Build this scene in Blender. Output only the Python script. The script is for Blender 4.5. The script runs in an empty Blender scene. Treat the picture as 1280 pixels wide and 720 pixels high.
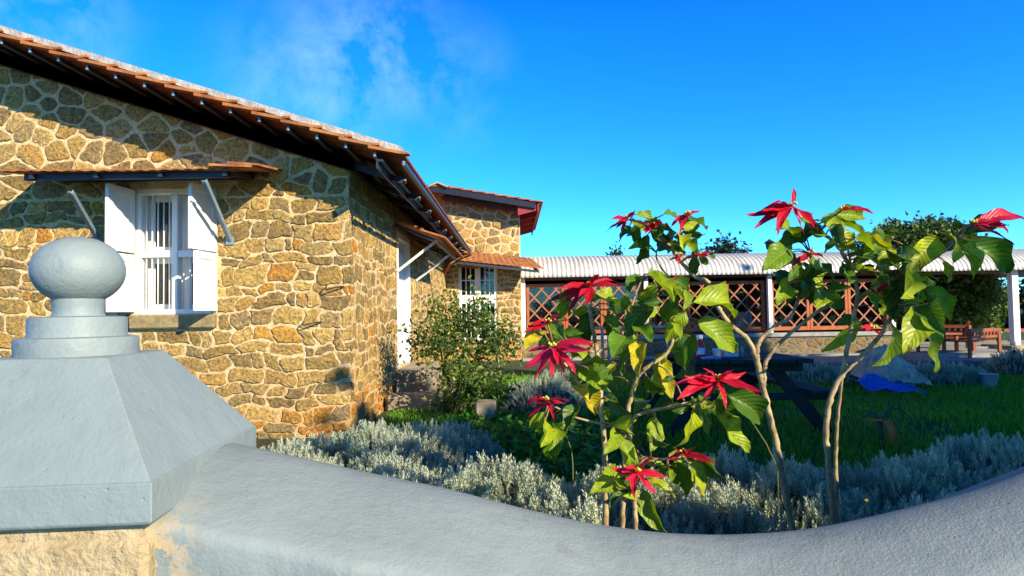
import bpy, math, random
import numpy as np
from mathutils import Vector, Matrix
R = math.radians
rnd = random.Random(7)
nr = np.random.RandomState(11)
C = bpy.context.scene
col = C.collection
EYE = 1.25
F = 800.0                      # focal length in pixels of the 1280 px wide photograph
PITCH = math.atan(28 / F)
ROLL = 0.016

# ------------------------------------------------------------------ camera
fw = Vector((0, math.cos(PITCH), math.sin(PITCH)))
r0 = Vector((1, 0, 0)); u0 = Vector((0, -math.sin(PITCH), math.cos(PITCH)))
rt = r0 * math.cos(ROLL) - u0 * math.sin(ROLL)
up = u0 * math.cos(ROLL) + r0 * math.sin(ROLL)
cam = bpy.data.cameras.new('camera'); co = bpy.data.objects.new('camera', cam); col.objects.link(co)
co.matrix_world = Matrix(((rt.x, up.x, -fw.x, 0), (rt.y, up.y, -fw.y, 0), (rt.z, up.z, -fw.z, EYE), (0, 0, 0, 1)))
cam.sensor_width = 36; cam.lens = F / 1280 * 36; cam.clip_start = 0.02; cam.clip_end = 2000
C.camera = co

def ray(px, py):
    return fw + rt * ((px - 640) / F) + up * ((360 - py) / F)
def P(px, py, Y):
    d = ray(px, py); d = d * (Y / d.y)
    return Vector((d.x, d.y, d.z + EYE))

# ------------------------------------------------------------------ materials
def mat(name):
    m = bpy.data.materials.new(name); m.use_nodes = True
    nt = m.node_tree; b = nt.nodes['Principled BSDF']
    return m, nt, b
def N(nt, t, **k):
    n = nt.nodes.new(t)
    for a, v in k.items():
        if a in n.inputs: n.inputs[a].default_value = v
        else: setattr(n, a, v)
    return n
def L(nt, a, b): nt.links.new(a, b)
def ramp(nt, fac, stops):
    r = N(nt, 'ShaderNodeValToRGB'); e = r.color_ramp.elements
    while len(e) < len(stops): e.new(0.5)
    for i, (p, c) in enumerate(stops):
        e[i].position = p; e[i].color = (c[0], c[1], c[2], 1)
    L(nt, fac, r.inputs[0]); return r.outputs[0]
def noise(nt, scale, detail=5, rough=.6, vec=None):
    n = N(nt, 'ShaderNodeTexNoise', Scale=scale, Detail=detail, Roughness=rough)
    if vec is None:
        tc = N(nt, 'ShaderNodeTexCoord'); vec = tc.outputs['Object']
    L(nt, vec, n.inputs['Vector']); return n.outputs['Fac']
def mixc(nt, fac, a, b, mode='MIX'):
    m = N(nt, 'ShaderNodeMix', data_type='RGBA', blend_type=mode)
    if isinstance(fac, (int, float)): m.inputs[0].default_value = fac
    else: L(nt, fac, m.inputs[0])
    for s, x in ((6, a), (7, b)):
        if isinstance(x, tuple): m.inputs[s].default_value = (x[0], x[1], x[2], 1)
        else: L(nt, x, m.inputs[s])
    return m.outputs[2]
def bump(nt, b, h, strength=.5, dist=.01, prev=None):
    n = N(nt, 'ShaderNodeBump', Strength=strength, Distance=dist); L(nt, h, n.inputs['Height'])
    if prev: L(nt, prev, n.inputs['Normal'])
    L(nt, n.outputs[0], b.inputs['Normal']); return n.outputs[0]
def simple(name, c1, c2, scale=8, rough=.7, metal=0, bs=0, bscale=60, bd=.004, spec=.4):
    m, nt, b = mat(name)
    f = noise(nt, scale)
    L(nt, ramp(nt, f, [(.3, c1), (.7, c2)]), b.inputs['Base Color'])
    b.inputs['Roughness'].default_value = rough; b.inputs['Metallic'].default_value = metal
    b.inputs['Specular IOR Level'].default_value = spec
    if bs: bump(nt, b, noise(nt, bscale, 6), bs, bd)
    return m

M = {}
# painted stucco: small trowel lumps and pits
def stucco():
    m, nt, b = mat('grey_painted_plaster')
    f = noise(nt, 2.5, 4)
    c = ramp(nt, f, [(.3, (.18, .228, .245)), (.5, (.207, .26, .275)), (.72, (.238, .288, .30))])
    g = noise(nt, 26, 8, .7)
    c = mixc(nt, ramp(nt, g, [(.62, (0, 0, 0)), (.78, (.35, .35, .35))]), c, (.22, .25, .25))
    L(nt, c, b.inputs['Base Color']); b.inputs['Roughness'].default_value = .55; b.inputs['Specular IOR Level'].default_value = .35
    n1 = bump(nt, b, noise(nt, 130, 3, .55), .24, .004)
    n2 = bump(nt, b, noise(nt, 18, 4, .6), .35, .012, n1)
    vc = N(nt, 'ShaderNodeTexVoronoi', Scale=2.6, feature='DISTANCE_TO_EDGE'); tcc = N(nt, 'ShaderNodeTexCoord')
    wn = N(nt, 'ShaderNodeTexNoise', Scale=9, Detail=4); L(nt, tcc.outputs['Object'], wn.inputs['Vector'])
    wa = N(nt, 'ShaderNodeVectorMath', operation='MULTIPLY_ADD'); L(nt, wn.outputs['Color'], wa.inputs[0]); wa.inputs[1].default_value = (.16, .16, .16); L(nt, tcc.outputs['Object'], wa.inputs[2]); L(nt, wa.outputs[0], vc.inputs['Vector'])
    cr = ramp(nt, vc.outputs['Distance'], [(.0, (.4, .4, .4)), (.003, (0, 0, 0))]); crm = mixc(nt, 1.0, cr, ramp(nt, noise(nt, 4, 2), [(.5, (0, 0, 0)), (.6, (1, 1, 1))]), 'MULTIPLY')
    mpd = N(nt, 'ShaderNodeMapping'); mpd.inputs['Scale'].default_value = (22, 22, 1.6); L(nt, tcc.outputs['Object'], mpd.inputs['Vector'])
    dn = N(nt, 'ShaderNodeTexNoise', Scale=1.0, Detail=5); L(nt, mpd.outputs[0], dn.inputs['Vector'])
    c = mixc(nt, ramp(nt, dn.outputs['Fac'], [(.52, (0, 0, 0)), (.75, (.22, .22, .22))]), c, (.17, .195, .185))
    c = mixc(nt, crm, c, (.09, .10, .10)); L(nt, c, b.inputs['Base Color'])
    vo = N(nt, 'ShaderNodeTexVoronoi', Scale=34); tc = N(nt, 'ShaderNodeTexCoord'); L(nt, tc.outputs['Object'], vo.inputs['Vector'])
    pit = ramp(nt, vo.outputs['Distance'], [(.04, (0, 0, 0)), (.11, (1, 1, 1))])
    bump(nt, b, pit, .35, .003, n2)
    return m
M['stucco'] = stucco()
def coping_mat():
    m, nt, b = mat('grey_rough_plaster')
    f = noise(nt, 3, 5)
    c = ramp(nt, f, [(.3, (.185, .23, .245)), (.7, (.245, .29, .302))])
    L(nt, c, b.inputs['Base Color']); b.inputs['Roughness'].default_value = .6; b.inputs['Specular IOR Level'].default_value = .3
    tc = N(nt, 'ShaderNodeTexCoord'); sx = N(nt, 'ShaderNodeSeparateXYZ'); L(nt, tc.outputs['Object'], sx.inputs[0])
    mr = N(nt, 'ShaderNodeMapRange'); L(nt, sx.outputs[0], mr.inputs[0])
    mr.inputs[1].default_value = -.4; mr.inputs[2].default_value = 1.4; mr.inputs[3].default_value = .35; mr.inputs[4].default_value = 1.0
    # paint lost beside the pillar, bare cream plaster showing
    m2 = N(nt, 'ShaderNodeMapRange'); L(nt, sx.outputs[0], m2.inputs[0]); m2.inputs[1].default_value = -1.20; m2.inputs[2].default_value = -1.30; m2.inputs[3].default_value = 0; m2.inputs[4].default_value = 1
    m3 = N(nt, 'ShaderNodeMapRange'); L(nt, sx.outputs[2], m3.inputs[0]); m3.inputs[1].default_value = .90; m3.inputs[2].default_value = .83; m3.inputs[3].default_value = 0; m3.inputs[4].default_value = 1
    qq = N(nt, 'ShaderNodeMath', operation='MULTIPLY'); L(nt, m2.outputs[0], qq.inputs[0]); L(nt, m3.outputs[0], qq.inputs[1])
    q2 = N(nt, 'ShaderNodeMath', operation='MULTIPLY'); L(nt, qq.outputs[0], q2.inputs[0]); L(nt, ramp(nt, noise(nt, 24, 5, .65), [(.47, (0, 0, 0)), (.5, (1, 1, 1))]), q2.inputs[1])
    c = mixc(nt, q2.outputs[0], c, (.50, .36, .17)); L(nt, c, b.inputs['Base Color'])
    # dust and lichen specks
    c = mixc(nt, ramp(nt, noise(nt, 8, 8, .72), [(.58, (0, 0, 0)), (.7, (.35, .35, .35))]), c, (.15, .165, .155)); L(nt, c, b.inputs['Base Color'])
    n1 = N(nt, 'ShaderNodeBump', Distance=.008); L(nt, mr.outputs[0], n1.inputs['Strength'])
    L(nt, noise(nt, 135, 5, .7), n1.inputs['Height'])
    n2 = bump(nt, b, noise(nt, 14, 4, .6), .4, .014, n1.outputs[0])
    return m
M['coping'] = coping_mat()
def stone_mat():
    m, nt, b = mat('rubble_stone')
    at = N(nt, 'ShaderNodeAttribute', attribute_name='tint')
    n1 = noise(nt, 11, 8, .68); n2 = noise(nt, 38, 8, .75)
    c = mixc(nt, ramp(nt, n1, [(.3, (0, 0, 0)), (.72, (1, 1, 1))]), at.outputs['Color'], (.40, .26, .07))
    c = mixc(nt, .7, at.outputs['Color'], c)
    c = mixc(nt, 1.0, c, ramp(nt, n2, [(.33, (.22, .21, .20)), (.47, (.85, .85, .85)), (.58, (1.3, 1.22, 1.0)), (.70, (2.6, 2.2, 1.5))]), 'MULTIPLY')
    L(nt, c, b.inputs['Base Color']); b.inputs['Roughness'].default_value = .9; b.inputs['Specular IOR Level'].default_value = .2
    p = bump(nt, b, n1, .6, .04); bump(nt, b, n2, .9, .014, p)
    return m
def mortar_mat():
    m, nt, b = mat('lime_mortar')
    n1 = noise(nt, 5, 6); n2 = noise(nt, 45, 6, .7)
    c = ramp(nt, n1, [(.25, (.46, .33, .16)), (.5, (.64, .50, .28)), (.75, (.74, .60, .38))])
    c = mixc(nt, 1.0, c, ramp(nt, n2, [(.3, (.52, .47, .40)), (.52, (.95, .94, .92)), (.7, (1.12, 1.12, 1.12))]), 'MULTIPLY')
    # orange earth splash low on the wall
    tc = N(nt, 'ShaderNodeTexCoord'); sx = N(nt, 'ShaderNodeSeparateXYZ'); L(nt, tc.outputs['Object'], sx.inputs[0])
    mr = N(nt, 'ShaderNodeMapRange'); L(nt, sx.outputs[2], mr.inputs[0])
    mr.inputs[1].default_value = .75; mr.inputs[2].default_value = 0.0; mr.inputs[3].default_value = 0; mr.inputs[4].default_value = .9
    q = N(nt, 'ShaderNodeMath', operation='MULTIPLY'); L(nt, mr.outputs[0], q.inputs[0]); L(nt, n1, q.inputs[1])
    c = mixc(nt, q.outputs[0], c, (.55, .22, .03))
    L(nt, c, b.inputs['Base Color']); b.inputs['Roughness'].default_value = .95; b.inputs['Specular IOR Level'].default_value = .1
    p = bump(nt, b, noise(nt, 22, 5), .6, .03); bump(nt, b, n2, .5, .008, p)
    return m
M['stone'] = stone_mat(); M['mortar'] = mortar_mat()
M['white'] = simple('white_paint', (.74, .74, .72), (.82, .82, .80), 6, .45, bs=.15, bscale=40)
M['limestone'] = simple('cream_limestone', (.27, .20, .10), (.56, .46, .29), 7, .95, bs=.9, bscale=35, bd=.02)
M['sill'] = simple('weathered_stone_slab', (.17, .13, .06), (.32, .25, .13), 20, .9, bs=.7, bscale=50, bd=.01)
M['step'] = simple('worn_step_stone', (.20, .17, .12), (.36, .29, .19), 6, .9, bs=.6, bscale=40, bd=.01)
M['concrete'] = simple('grey_concrete', (.22, .23, .22), (.38, .37, .34), 4, .85, bs=.4, bscale=50)
M['tile'] = simple('terracotta_tile', (.20, .06, .025), (.46, .19, .06), 7, .85, bs=.5, bscale=50, bd=.006)
M['tiledark'] = simple('aged_terracotta_tile', (.13, .035, .016), (.24, .07, .028), 7, .85, bs=.5, bscale=50, bd=.006)
M['verge'] = simple('grey_verge_mortar', (.26, .245, .23), (.50, .48, .45), 9, .9, bs=.9, bscale=30, bd=.02)
M['redwood'] = simple('maroon_timber', (.07, .012, .008), (.13, .022, .013), 6, .6, bs=.2)
M['steel'] = simple('dark_blue_steel', (.018, .024, .045), (.035, .045, .075), 6, .5, 0)
M['galv'] = simple('galvanised_end', (.45, .47, .5), (.65, .66, .68), 10, .45, .3)
M['bluesteel'] = simple('blue_grey_painted_steel', (.13, .21, .27), (.22, .31, .37), 12, .45)
M['whitesteel'] = simple('pale_painted_steel', (.50, .52, .52), (.68, .7, .7), 12, .45)
M['rust'] = simple('red_oxide_steel', (.36, .03, .02), (.50, .05, .03), 12, .5)
M['iron'] = simple('black_iron', (.015, .013, .012), (.03, .025, .02), 12, .5)
M['orangewood'] = simple('varnished_orange_wood', (.30, .075, .022), (.44, .13, .035), 7, .45, bs=.2)
M['latwood'] = simple('pinkish_lattice_wood', (.30, .105, .05), (.42, .165, .08), 7, .55)
M['brownwood'] = simple('dark_red_wood', (.14, .03, .018), (.24, .055, .03), 7, .45)
M['chairwood'] = simple('red_brown_garden_wood', (.22, .05, .022), (.33, .085, .038), 7, .55)
M['tablegreen'] = simple('dark_green_table_paint', (.010, .024, .022), (.022, .042, .038), 8, .75, bs=.3, spec=.15)
M['dark'] = simple('dark_interior', (.02, .018, .015), (.035, .03, .025), 3, .9)
M['grass'] = None
def corr_mat():
    m, nt, b = mat('galvanised_sheet')
    n1 = noise(nt, 1.3, 6, .65); n2 = noise(nt, 9, 6, .7)
    c = ramp(nt, n1, [(.3, (.46, .45, .43)), (.6, (.66, .65, .62))])
    c = mixc(nt, ramp(nt, n2, [(.55, (0, 0, 0)), (.72, (.8, .8, .8))]), c, (.27, .19, .13))
    L(nt, c, b.inputs['Base Color']); b.inputs['Roughness'].default_value = .55; b.inputs['Metallic'].default_value = .15
    return m
M['corr'] = corr_mat()
def glass_mat(name, tint=(.85, .88, .88), k=.86):
    m, nt, b = mat(name)
    out = nt.nodes['Material Output']
    tr = N(nt, 'ShaderNodeBsdfTransparent'); tr.inputs[0].default_value = (*tint, 1)
    gl = N(nt, 'ShaderNodeBsdfGlossy', Roughness=.03); gl.inputs[0].default_value = (.9, .9, .9, 1)
    fr = N(nt, 'ShaderNodeFresnel', IOR=1.45)
    mx = N(nt, 'ShaderNodeMixShader'); L(nt, fr.outputs[0], mx.inputs[0]); L(nt, tr.outputs[0], mx.inputs[1]); L(nt, gl.outputs[0], mx.inputs[2])
    L(nt, mx.outputs[0], out.inputs['Surface']); return m
M['glass'] = glass_mat('window_glass')
M['clear'] = glass_mat('clear_plastic', (.8, .86, .9))
def tint_leaf(name, c1, c2, c3, rough=.5, trans=.25, tcol=None, spec=.35):
    """leaf whose colour varies leaf by leaf (attribute 'tint'.x)"""
    m, nt, b = mat(name)
    at = N(nt, 'ShaderNodeAttribute', attribute_name='tint'); sx = N(nt, 'ShaderNodeSeparateColor'); L(nt, at.outputs['Color'], sx.inputs[0])
    c = ramp(nt, sx.outputs[0], [(.0, c1), (.5, c2), (1., c3)])
    L(nt, c, b.inputs['Base Color']); b.inputs['Roughness'].default_value = rough; b.inputs['Specular IOR Level'].default_value = spec
    out = nt.nodes['Material Output']; tr = N(nt, 'ShaderNodeBsdfTranslucent')
    L(nt, mixc(nt, 1.0, c, tcol or (1.3, 1.5, .6), 'MULTIPLY'), tr.inputs[0])
    mx = N(nt, 'ShaderNodeMixShader'); mx.inputs[0].default_value = trans
    L(nt, b.outputs[0], mx.inputs[1]); L(nt, tr.outputs[0], mx.inputs[2]); L(nt, mx.outputs[0], out.inputs['Surface'])
    return m
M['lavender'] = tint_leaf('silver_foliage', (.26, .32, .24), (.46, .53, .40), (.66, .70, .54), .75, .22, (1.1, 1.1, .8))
M['lavcore'] = simple('grey_twigs', (.035, .04, .03), (.07, .075, .055), 20, .9)
M['bushleaf'] = tint_leaf('bush_leaves', (.03, .06, .012), (.08, .14, .025), (.24, .29, .06), .4, .3)
M['darkleaf'] = tint_leaf('dark_tree_leaves', (.012, .028, .012), (.025, .05, .018), (.05, .085, .025), .5, .15)
M['shrubleaf'] = tint_leaf('tall_shrub_leaves', (.025, .045, .012), (.06, .10, .02), (.15, .22, .04), .45, .25)
M['groundleaf'] = tint_leaf('ground_cover_leaves', (.03, .12, .01), (.07, .24, .02), (.13, .32, .04), .5, .25)
M['grass'] = tint_leaf('lawn_grass', (.07, .22, .008), (.13, .38, .014), (.40, .42, .07), .6, .25)
M['drygrass'] = tint_leaf('long_pale_grass', (.12, .12, .03), (.2, .19, .06), (.26, .2, .08), .6, .2)
M['bark'] = simple('bark', (.06, .045, .03), (.12, .09, .06), 14, .9, bs=.6)
def stem_mat():
    m, nt, b = mat('pale_woody_stem')
    n1 = noise(nt, 22, 5); n2 = noise(nt, 120, 4)
    c = ramp(nt, n1, [(.3, (.13, .085, .04)), (.5, (.34, .25, .12)), (.75, (.50, .41, .24))])
    L(nt, c, b.inputs['Base Color']); b.inputs['Roughness'].default_value = .75
    bump(nt, b, n2, .4, .004); return m
M['stem'] = stem_mat()
def poin_leaf(name, vein, body, edge, warm, trans, tmul, wilt=True):
    """attribute 'tint' = (across 0..1, along 0..1, random)"""
    m, nt, b = mat(name)
    at = N(nt, 'ShaderNodeAttribute', attribute_name='tint'); sx = N(nt, 'ShaderNodeSeparateColor'); L(nt, at.outputs['Color'], sx.inputs[0])
    def mth(op, a, bb):
        q = N(nt, 'ShaderNodeMath', operation=op)
        for i, x in enumerate((a, bb)):
            if x is None: continue
            if isinstance(x, (int, float)): q.inputs[i].default_value = x
            else: L(nt, x, q.inputs[i])
        return q.outputs[0]
    au = mth('ABSOLUTE', mth('SUBTRACT', sx.outputs[0], .5), None)
    ph = mth('FRACT', mth('SUBTRACT', mth('MULTIPLY', sx.outputs[1], mth('ADD', 7.0, mth('MULTIPLY', sx.outputs[2], 4.0))), mth('MULTIPLY', au, 5.0)), None)
    v1 = mth('LESS_THAN', mth('ABSOLUTE', mth('SUBTRACT', ph, .5), None), .06)
    v2 = mth('LESS_THAN', au, .022)
    vv = mth('MAXIMUM', v1, v2)
    n1 = noise(nt, 30, 4)
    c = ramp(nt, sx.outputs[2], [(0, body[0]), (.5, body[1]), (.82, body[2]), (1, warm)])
    c = mixc(nt, ramp(nt, n1, [(.35, (0, 0, 0)), (.75, (.6, .6, .6))]), c, edge)
    c = mixc(nt, mth('MULTIPLY', vv, .38), c, vein)
    if wilt:
        n3 = noise(nt, 38, 5, .7)
        sp = mth('MULTIPLY', ramp(nt, n3, [(.565, (0, 0, 0)), (.64, (1, 1, 1))]), ramp(nt, sx.outputs[2], [(.4, (.25, .25, .25)), (.9, (1, 1, 1))]))
        c = mixc(nt, sp, c, (.20, .10, .03))
    L(nt, c, b.inputs['Base Color']); b.inputs['Roughness'].default_value = .42; b.inputs['Specular IOR Level'].default_value = .35
    hh = mth('ADD', mth('ABSOLUTE', mth('SUBTRACT', ph, .5), None), mth('MINIMUM', mth('MULTIPLY', au, 6), .6))
    bump(nt, b, hh, .42, .006)
    out = nt.nodes['Material Output']; tr = N(nt, 'ShaderNodeBsdfTranslucent')
    L(nt, mixc(nt, 1.0, c, tmul, 'MULTIPLY'), tr.inputs[0])
    mx = N(nt, 'ShaderNodeMixShader'); mx.inputs[0].default_value = trans
    L(nt, b.outputs[0], mx.inputs[1]); L(nt, tr.outputs[0], mx.inputs[2]); L(nt, mx.outputs[0], out.inputs['Surface'])
    return m
M['pleaf'] = poin_leaf('broad_green_leaf', (.30, .36, .08), ((.022, .07, .008), (.09, .21, .010), (.42, .50, .012)), (.05, .13, .010), (.62, .46, .015), .3, (1.5, 1.6, .4))
M['bract'] = poin_leaf('red_bract', (.55, .03, .06), ((.38, .004, .012), (.58, .008, .03), (.72, .015, .07)), (.45, .004, .02), (.72, .02, .10), .25, (1.3, .8, .9), False)
M['stalk'] = simple('reddish_leaf_stalk', (.26, .10, .05), (.30, .2, .07), 12, .5)
M['yellow'] = simple('yellow_flower_buds', (.45, .38, .03), (.65, .52, .05), 60, .5)

# ------------------------------------------------------------------ mesh builder
ORG = {}
def link(o, parent=None):
    col.objects.link(o)
    if parent: o.parent = parent
    return o
class MB:
    def __init__(s): s.v = []; s.f = []; s.m = []; s.c = []
    def add(s, vs, fs, mi=0, c=None):
        k = len(s.v); s.v += [tuple(v) for v in vs]; s.f += [tuple(i + k for i in f) for f in fs]; s.m += [mi] * len(fs)
        if c is None: s.c += [(0.5, .5, .5)] * len(vs)
        elif isinstance(c, list): s.c += c
        else: s.c += [c] * len(vs)
    def box(s, x0, x1, y0, y1, z0, z1, mi=0):
        vs = [(x, y, z) for z in (z0, z1) for y in (y0, y1) for x in (x0, x1)]
        s.add(vs, [(0, 2, 3, 1), (4, 5, 7, 6), (0, 1, 5, 4), (2, 6, 7, 3), (0, 4, 6, 2), (1, 3, 7, 5)], mi)
    def bbox(s, x0, x1, y0, y1, z0, z1, b=.01, mi=0):
        """box with chamfered edges"""
        xs = (x0, x1); ys = (y0, y1); zs = (z0, z1); vs = []; idx = {}
        for i in (0, 1):
            for j in (0, 1):
                for k in (0, 1):
                    for a in range(3):
                        p = [xs[i], ys[j], zs[k]]; sg = [1 - 2 * i, 1 - 2 * j, 1 - 2 * k]
                        for q in range(3):
                            if q != a: p[q] += sg[q] * b
                        idx[i, j, k, a] = len(vs); vs.append(p)
        fs = []
        for i in (0, 1):
            l = [idx[i, 0, 0, 0], idx[i, 1, 0, 0], idx[i, 1, 1, 0], idx[i, 0, 1, 0]]; fs.append(l if i else l[::-1])
            l = [idx[0, i, 0, 1], idx[0, i, 1, 1], idx[1, i, 1, 1], idx[1, i, 0, 1]]; fs.append(l if i else l[::-1])
            l = [idx[0, 0, i, 2], idx[1, 0, i, 2], idx[1, 1, i, 2], idx[0, 1, i, 2]]; fs.append(l if i else l[::-1])
        for i in (0, 1):
            for j in (0, 1):
                fs.append([idx[i, j, 0, 0], idx[i, j, 1, 0], idx[i, j, 1, 1], idx[i, j, 0, 1]])
                fs.append([idx[i, 0, j, 0], idx[i, 1, j, 0], idx[i, 1, j, 2], idx[i, 0, j, 2]])
                fs.append([idx[0, i, j, 1], idx[1, i, j, 1], idx[1, i, j, 2], idx[0, i, j, 2]])
                for k in (0, 1): fs.append([idx[i, j, k, 0], idx[i, j, k, 1], idx[i, j, k, 2]])
        s.add(vs, fs, mi)
    def beam(s, p, q, w, h, upv=(0, 0, 1), mi=0):
        p = Vector(p); q = Vector(q); d = (q - p).normalized(); a = d.cross(Vector(upv))
        if a.length < 1e-4: a = d.cross(Vector((1, 0, 0)))
        a.normalize(); b = a.cross(d)
        vs = [o + a * (w / 2 * i) + b * (h / 2 * j) for o in (p, q) for i, j in ((-1, -1), (1, -1), (1, 1), (-1, 1))]
        s.add(vs, [(0, 3, 2, 1), (4, 5, 6, 7), (0, 1, 5, 4), (1, 2, 6, 5), (2, 3, 7, 6), (3, 0, 4, 7)], mi)
    def tube(s, pts, rad, n=8, mi=0, cap=True, c=None):
        pts = [Vector(p) for p in pts]
        if isinstance(rad, (int, float)): rad = [rad] * len(pts)
        vs = []; fs = []; a = None
        for i, p in enumerate(pts):
            d = (pts[min(i + 1, len(pts) - 1)] - pts[max(i - 1, 0)]).normalized()
            if a is None:
                a = d.cross(Vector((.3, .2, 1) if abs(d.z) < .9 else (1, .1, 0)))
            a = (a - d * a.dot(d)).normalized(); b = d.cross(a)
            for k in range(n):
                t = 2 * math.pi * k / n; vs.append(p + (a * math.cos(t) + b * math.sin(t)) * rad[i])
        for i in range(len(pts) - 1):
            for k in range(n):
                fs.append((i * n + k, i * n + (k + 1) % n, (i + 1) * n + (k + 1) % n, (i + 1) * n + k))
        if cap:
            fs.append(tuple(range(n))[::-1]); fs.append(tuple(range((len(pts) - 1) * n, len(pts) * n)))
        s.add(vs, fs, mi, c)
    def lathe(s, prof, cx, cy, n=48, mi=0):
        vs = []; fs = []
        for r, z in prof:
            for k in range(n):
                t = 2 * math.pi * k / n; vs.append((cx + r * math.cos(t), cy + r * math.sin(t), z))
        for i in range(len(prof) - 1):
            for k in range(n):
                fs.append((i * n + k, i * n + (k + 1) % n, (i + 1) * n + (k + 1) % n, (i + 1) * n + k))
        fs.append(tuple(range(n))[::-1]); fs.append(tuple(range((len(prof) - 1) * n, len(prof) * n)))
        s.add(vs, fs, mi)
    def hexa(s, a, b, mi=0):
        """solid between two quads of the same winding"""
        s.add(list(a) + list(b), [(3, 2, 1, 0), (4, 5, 6, 7), (0, 1, 5, 4), (1, 2, 6, 5), (2, 3, 7, 6), (3, 0, 4, 7)], mi)
    def build(s, name, mats, parent=None, smooth=False, loc=None, fix=True):
        if not isinstance(mats, (list, tuple)): mats = [mats]
        org = ORG.get(parent.name, Vector()) if parent else (Vector(loc) if loc else Vector())
        me = bpy.data.meshes.new(name); me.from_pydata([(v[0] - org[0], v[1] - org[1], v[2] - org[2]) for v in s.v], [], s.f)
        for m in mats: me.materials.append(m)
        me.polygons.foreach_set('material_index', s.m)
        if smooth: me.polygons.foreach_set('use_smooth', [True] * len(s.f))
        a = me.color_attributes.new('tint', 'FLOAT_COLOR', 'POINT')
        a.data.foreach_set('color', [x for c in s.c for x in (c[0], c[1], c[2], 1)])
        if fix:
            import bmesh
            bm = bmesh.new(); bm.from_mesh(me); bmesh.ops.recalc_face_normals(bm, faces=bm.faces); bm.to_mesh(me); bm.free()
        me.update()
        o = bpy.data.objects.new(name, me); link(o, parent)
        if not parent and loc: o.location = loc
        ORG[o.name] = org
        return o
def np_mesh(name, v, f, mats, parent=None, c=None, smooth=False, loc=None):
    org = ORG.get(parent.name, Vector()) if parent else (Vector(loc) if loc else Vector())
    v = np.asarray(v, dtype=np.float32) - np.array(org, dtype=np.float32); f = np.asarray(f, dtype=np.int32); k = f.shape[1]
    me = bpy.data.meshes.new(name); me.vertices.add(len(v)); me.vertices.foreach_set('co', v.ravel())
    me.loops.add(f.size); me.loops.foreach_set('vertex_index', f.ravel()); me.polygons.add(len(f))
    me.polygons.foreach_set('loop_start', np.arange(0, f.size, k, dtype=np.int32)); me.polygons.foreach_set('loop_total', np.full(len(f), k, dtype=np.int32))
    if smooth: me.polygons.foreach_set('use_smooth', np.ones(len(f), dtype=bool))
    for m in (mats if isinstance(mats, (list, tuple)) else [mats]): me.materials.append(m)
    if c is not None:
        a = me.color_attributes.new('tint', 'FLOAT_COLOR', 'POINT'); cc = np.ones((len(v), 4), dtype=np.float32); cc[:, :3] = c
        a.data.foreach_set('color', cc.ravel())
    me.update(calc_edges=True); me.validate()
    o = bpy.data.objects.new(name, me); link(o, parent)
    if not parent and loc: o.location = loc
    ORG[o.name] = org
    return o
def tag(o, label=None, cat=None, group=None, kind=None):
    if label: o['label'] = label
    if cat: o['category'] = cat
    if group: o['group'] = group
    if kind: o['kind'] = kind
    return o
def thing(name, loc, label, cat, group=None):
    o = bpy.data.objects.new(name, None); col.objects.link(o); o.location = loc; o.empty_display_size = .1
    ORG[o.name] = Vector(loc); return tag(o, label, cat, group)

# scatter a template
def scatter(tv, tf, pos, rot, sc):
    n = len(pos); v = np.einsum('nij,kj->nki', rot, tv) * sc[:, None, None] + pos[:, None, :]
    f = tf[None] + (np.arange(n) * len(tv))[:, None, None]
    return v.reshape(-1, 3), f.reshape(-1, tf.shape[1])
def rotz_tilt(n, tilt, rs):
    """frames whose z axis leans at most tilt from vertical"""
    a = rs.rand(n) * 2 * np.pi; t = rs.rand(n) * tilt; s = rs.rand(n) * 2 * np.pi
    z = np.stack([np.sin(t) * np.cos(a), np.sin(t) * np.sin(a), np.cos(t)], 1)
    x = np.stack([np.cos(s), np.sin(s), np.zeros(n)], 1); x -= z * (x * z).sum(1)[:, None]; x /= np.linalg.norm(x, axis=1)[:, None]
    y = np.cross(z, x); return np.stack([x, y, z], 2)
def rand_rot(n, rs):
    q = rs.normal(size=(n, 4)); q /= np.linalg.norm(q, axis=1)[:, None]; w, x, y, z = q.T
    return np.stack([np.stack([1 - 2 * (y * y + z * z), 2 * (x * y - z * w), 2 * (x * z + y * w)], 1), np.stack([2 * (x * y + z * w), 1 - 2 * (x * x + z * z), 2 * (y * z - x * w)], 1), np.stack([2 * (x * z - y * w), 2 * (y * z + x * w), 1 - 2 * (x * x + y * y)], 1)], 1)
LEAFV = np.array([(0, 0, 0), (-.26, .35, .09), (-.2, .72, .05), (0, 1, -.06), (.2, .72, .05), (.26, .35, .09), (0, .5, -.02)], dtype=float)
LEAFF = np.array([(0, 6, 1), (1, 6, 2), (2, 6, 3), (3, 6, 4), (4, 6, 5), (5, 6, 0)])
CARDV = np.array([(0, 0, 0), (-.3, .5, .1), (0, 1, -.05), (.3, .5, .1)], dtype=float)
CARDF = np.array([(0, 2, 1), (0, 3, 2)])
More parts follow.
